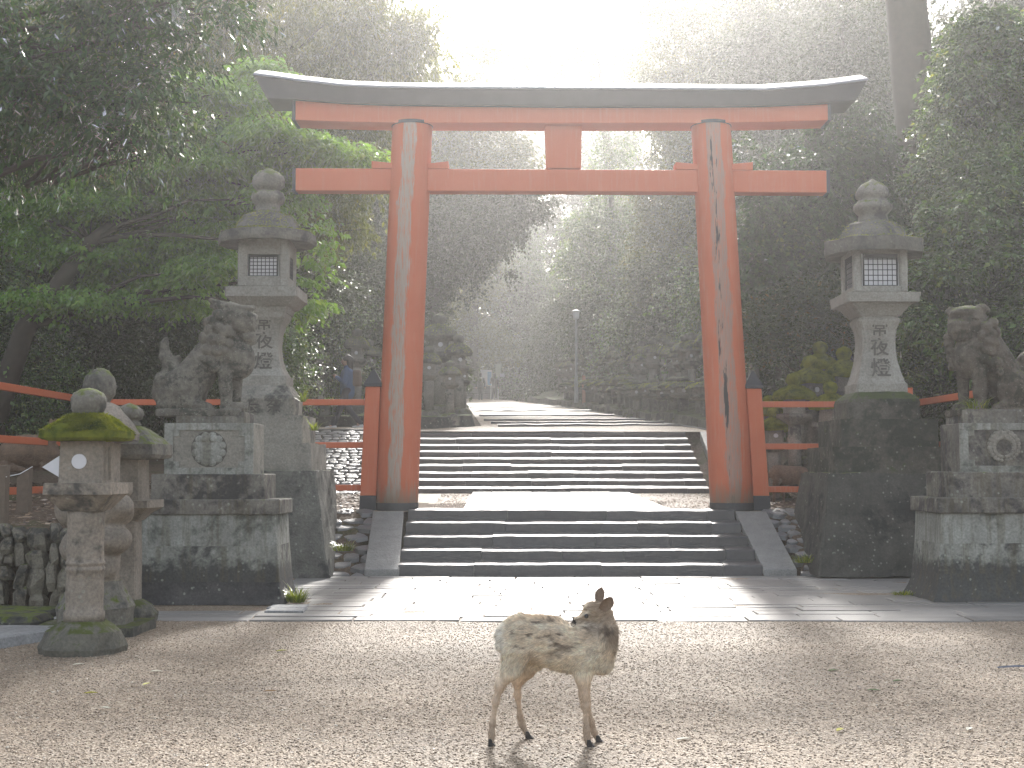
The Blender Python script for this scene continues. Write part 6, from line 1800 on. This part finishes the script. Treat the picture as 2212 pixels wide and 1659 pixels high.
# moss banks under the right rows
_mb = MB(); _rg = []
for y in np.arange(31.4, 75, 1.2):
    a = float(_rx(y)); z = float(zc(y)); j = _r.uniform(-.06, .06)
    _rg.append([(a + .12, y, z - .2), (a + .16 + j, y, z + .28 + j), (a + .75, y, z + .38 + j), (a + 1.0, y, z + .55), (a + 3.6, y, z + .95), (a + 3.6, y, z - .2)][::-1])
_mb.loft(_rg); tag(_mb.build("mossy_kerb_wall", M['moss_stone'], rough=.05, rfreq=2.5, cell=.5), "low mossy stone terrace under the lanterns right of the path", "terrace")
_mb = MB(); _rg = []
for y in np.arange(33.6, 41, .8):
    a = float(_lx(y)); z = float(zc(y)); _rg.append([(a - 3.2, y, z - .2), (a - .1, y, z - .2), (a - .25, y, z + .30), (a - 3.2, y, z + .32)])
_mb.loft(_rg); tag(_mb.build("mossy_kerb_wall", M['rock_dark'], rough=.05, rfreq=2.5, cell=.4), "low dark stone terrace under the lantern cluster left of the path", "terrace")

# ------------------------------------------------------------------ far up the path
flight("pale flight of steps at the far end of the path", 88.0, 6.12, 10, .42, .15, .03, lambda k: px_x(996, 88), lambda k: px_x(1066, 88), 31)
loc = (px_x(1245, 56) , 56, float(zc(56)) + .6)
lp = empty("street_lamp", loc, "slim pale street lamp with white head above the right lanterns", "lamp")
_zt = py_z(690, 56) - loc[2]; _zh = py_z(671, 56) - loc[2]
_mb = MB(); _mb.lathe([(.09, -.3), (.075, .8), (.05, .82), (.045, _zt)], 12); _mb.build("pole", plain("grey lamp pole", (.35, .36, .36), .5), lp, smooth=False)
_mb = MB(); _mb.lathe([(.07, _zt), (.12, _zt + .04), (.15, _zh - .06)], 14); _mb.build("lamp_glass", M['white'], lp)
_mb = MB(); _mb.lathe([(.19, _zh - .058), (.20, _zh - .03), (.10, _zh + .02), (.02, _zh + .05)], 14); _mb.build("lamp_cap", plain("grey lamp cap", (.5, .5, .5), .5), lp)
D = 86.5; z0 = py_z(858, D)
sb = empty("sign_board", (px_x(1050, D), D, z0), "white and pale blue notice board at the far steps", "sign board")
w2, h2 = 12.5 * D / F, 0
_mb = MB(); _mb.box(-w2, w2, -.03, .03, py_z(834, D) - z0, py_z(799, D) - z0); _mb.build("panel", M['white'], sb, bevel=.01)
_mb = MB(); _mb.box(w2 * .25, w2 * .9, -.04, -.032, py_z(832, D) - z0, py_z(803, D) - z0); _mb.build("blue_field", plain("pale blue print", (.30, .48, .66), .6), sb)
_mb = MB(); _mb.box(-w2 * .8, -w2 * .74, -.02, .02, -.5, py_z(834, D) - z0); _mb.box(w2 * .74, w2 * .8, -.02, .02, -.5, py_z(834, D) - z0); _mb.build("legs", M['white'], sb)
sb = empty("sign_board", (px_x(1076, D), D + .3, z0), "narrow cream sign on a post right of the white notice board", "sign board")
_mb = MB(); _mb.box(-.19, .19, -.02, .02, py_z(813, D) - z0, py_z(785, D) - z0); _mb.build("panel", plain("cream sign", (.62, .63, .52), .6), sb, bevel=.01)
_mb = MB(); _mb.box(.12, .42, -.03, -.024, py_z(814, D) - z0, py_z(806, D) - z0); _mb.build("arrow_plate", M['white'], sb)
_mb = MB(); _mb.lathe([(.03, -.5), (.03, py_z(813, D) - z0)], 8); _mb.build("post", M['white'], sb)
_mb = MB(); _mb.box(-.07, .07, -.05, .05, -.2, 1.45)
_o = _mb.build("marker_post", plain("reddish marker post", (.42, .22, .15), .8), bevel=.01); _o.location = (px_x(1262, 57), 57.2, float(zc(57))); tag(_o, "thin reddish post among the lanterns right of the path", "post")

# ------------------------------------------------------------------ small things near the camera
for (px, y0, y1, D, lab) in ((5, 1006, 1195, 15.95, "square weathered wooden post at the left frame edge"), (56, 1013, 1137, 17.6, "broken topped weathered wooden post behind the dry wall")):
    X = px_x(px, D); zb = (.9 + .08 * (D - 16)) - .2; zt = py_z(y0, D); mb = MB(); w = .075
    mb.loft([[(X - w, D - w, zb), (X + w, D - w, zb), (X + w, D + w, zb), (X - w, D + w, zb)], [(X - w, D - w, zt - (.12 if px > 20 else 0)), (X + w, D - w, zt), (X + w, D + w, zt + .01), (X - w, D + w, zt - (.1 if px > 20 else 0))]])
    tag(mb.build("wooden_post", M['wood'], rough=.008, rfreq=8, cell=.15), lab, "post")
_mb = MB(); _p0, _p1 = P(13, 1030, 15.9), P(70, 1008, 17.6)
_mb.tube([_p0, tuple((np.array(_p0) + np.array(_p1)) / 2 - [0, 0, .03]), _p1], .006, 6); tag(_mb.build("rope", M['white'], smooth=True), "white rope tied between the two wooden posts", "rope")


def tuft(px, py, D, label, n, L, spread, name="grass_tuft", mat='grass', z=None):
    X, _, Z = P(px, py, D); r = np.random.default_rng(int(px)); V = []; Fc = []; sh = []
    for i in range(n):
        a = r.uniform(0, 6.28); q = spread * r.random() ** .5; b = np.array([X + q * math.cos(a), D + q * math.sin(a) * .7, Z if z is None else z]); dr = np.array([math.cos(a) * .5, math.sin(a) * .5, 1.0]) + r.normal(0, .25, 3); l = L * r.uniform(.5, 1.2)
        s = np.array([-math.sin(a), math.cos(a), 0]) * .006; m = b + dr * l * .6; t = b + dr * l + np.array([math.cos(a), math.sin(a), -.6]) * l * .35; k = len(V)
        V += [b - s, b + s, m + s * .8, m - s * .8, t]; Fc += [(k, k + 1, k + 2, k + 3), (k + 3, k + 2, k + 4)]; sh += [r.random()] * 5
    me = mesh_from(name, V, Fc); fattr(me, "shade", sh); return tag(obj(name, me, M[mat]), label, "plant")


tuft(640, 1296, 16.4, "yellow green grass tuft at the right foot of the left lion's pedestal", 260, .16, .12, z=.02)
tuft(655, 868, 20.7, "small fern on the edge of the left lantern's inscribed base", 40, .16, .05)
tuft(678, 930, 20.6, "bronze dry fern hanging beside the left lantern's plinth", 50, .18, .06)
tuft(742, 1190, 20.7, "trailing green weeds beside the left lantern's battered base", 160, .14, .16)
tuft(2110, 880, 16.9, "yellowish weeds between the right lion's legs", 120, .18, .10, z=py_z(890, 16.85))
tuft(1742, 1215, 20.6, "low weeds beside the right granite ramp", 160, .12, .2)
tuft(1955, 1270, 17.4, "patch of short moss at the foot of the right lion's pedestal", 150, .05, .18, z=.02)


def fallen(px, py, label, col, L=.045, a=0.3):
    D = 1.65 * F / (py - YH); X = px_x(px, D); V = []; c, s = math.cos(a), math.sin(a)
    pts = [(-1, 0, .05), (-.5, .32, .16), (.2, .36, .2), (1, 0, .1), (.2, -.36, .2), (-.5, -.32, .16), (-.1, 0, .05)]
    V = [(X + (x * c - y * s) * L, D + (x * s + y * c) * L, .012 + z * L) for x, y, z in pts] ; V += [(x, y, z - .0025) for x, y, z in V]
    Fc = [(6, i, (i + 1) % 6) for i in range(6)] + [(13, 7 + (i + 1) % 6, 7 + i) for i in range(6)] + [(i, 7 + i, 7 + (i + 1) % 6, (i + 1) % 6) for i in range(6)]
    return tag(obj("fallen_leaf", mesh_from("fallen_leaf", V, Fc), LEAFM[col]), label, "leaf", "leaves fallen on the gravel")


LEAFM = {k: plain(k + " fallen leaf", c, .5, var=.2) for k, c in dict(yellow=(.42, .38, .05), brown=(.28, .16, .06), green=(.08, .13, .03), pale=(.62, .58, .46)).items()}
for (px, py, c, lab, a) in ((207, 1494, 'yellow', "yellow leaf on the gravel at lower left", .2), (613, 1404, 'yellow', "yellow leaf on the gravel below the pavement corner", .5), (589, 1490, 'brown', "brown oval leaf lying left of the deer", .1), (1792, 1446, 'green', "curled green leaf on the right gravel, nearest the pavement", .3),
                            (1878, 1488, 'green', "green leaf flat on the right gravel, lower of a close pair", -.2), (1930, 1468, 'green', "dull green leaf on the right gravel, upper of a close pair", .4), (238, 1526, 'pale', "pale leaf on the gravel below the yellow leaf", -.4), (180, 1433, 'pale', "pale curled leaf near the mossy lantern's foot", .6), (1805, 1572, 'yellow', "yellow green leaf at lower right of the gravel", .9),
                            (326, 1475, 'yellow', "small yellow leaf right of the lower left yellow leaf", 1.2), (1470, 1592, 'pale', "whitish leaf on the gravel right of the deer's feet", .4), (2080, 1570, 'pale', "pale leaf near the right frame edge", 1.0), (345, 1448, 'pale', "thin white leaf in front of the small lanterns", .1)):
    fallen(px, py, lab, c, .05, a)
# grey feather lying at the right edge
D = 1.65 * F / (1441 - YH); X = px_x(2185, D)
V = []; Fc = []; nq = 22
for i in range(nq + 1):
    u = i / nq; w = .032 * (math.sin(math.pi * min(u * .9 + .08, 1)) ** .6); x = X - .16 + .34 * u
    V += [(x, D - w * .3 , .014 + .01 * math.sin(u * 3)), (x, D, .026 + .012 * math.sin(u * 3)), (x - .02, D + w, .016 + .014 * math.sin(u * 3))]
for i in range(nq): Fc += [(3 * i, 3 * i + 3, 3 * i + 4, 3 * i + 1), (3 * i + 1, 3 * i + 4, 3 * i + 5, 3 * i + 2)]
_ft = obj("feather", mesh_from("feather", V, Fc, True), plain("grey feather", (.13, .14, .17), .6, var=.5, sc=30)); tag(_ft, "dark grey feather lying on the gravel at the right edge", "feather")

# torn web hanging among the top left leaves
c0 = np.array(P(383, 35, 13.0)); V = []; Fc = []
_mb = MB()
ends = [c0 + np.array([x, y, z]) for x, y, z in ((-.06, 0, .12), (.05, .02, .10), (.09, .03, -.01), (.03, .0, -.13), (-.05, -.01, -.06), (0, .01, .15))]
for e in ends: _mb.tube([tuple(c0), tuple(e)], .0004, 4)
for q in np.linspace(.12, .98, 16):
    ring = [tuple(c0 + (e - c0) * q) for e in (ends[0], ends[5], ends[1], ends[2], ends[3], ends[4], ends[0])]
    _mb.tube(ring, .0003, 4)
tag(_mb.build("spider_web", plain("white web silk", (.8, .8, .8), .3, spec=.8, var=.02, bump=0)), "small white spider web glinting among the top left leaves", "spider web")

# ------------------------------------------------------------------ morning haze filling the avenue
_mb = MB(); _mb.box(-90, 90, -12, 175, -2.2, 50)
_t = NT("haze air"); _t.t.nodes.remove(_t.b)
_v = _t.n("VolumePrincipled"); _v.inputs['Color'].default_value = (1, 1, 1, 1); _v.inputs['Density'].default_value = .0018; _v.inputs['Anisotropy'].default_value = .78
_t.l(_v.outputs[0], _t.out.inputs['Volume'])
tag(_mb.build("haze", _t.m), kind='stuff')
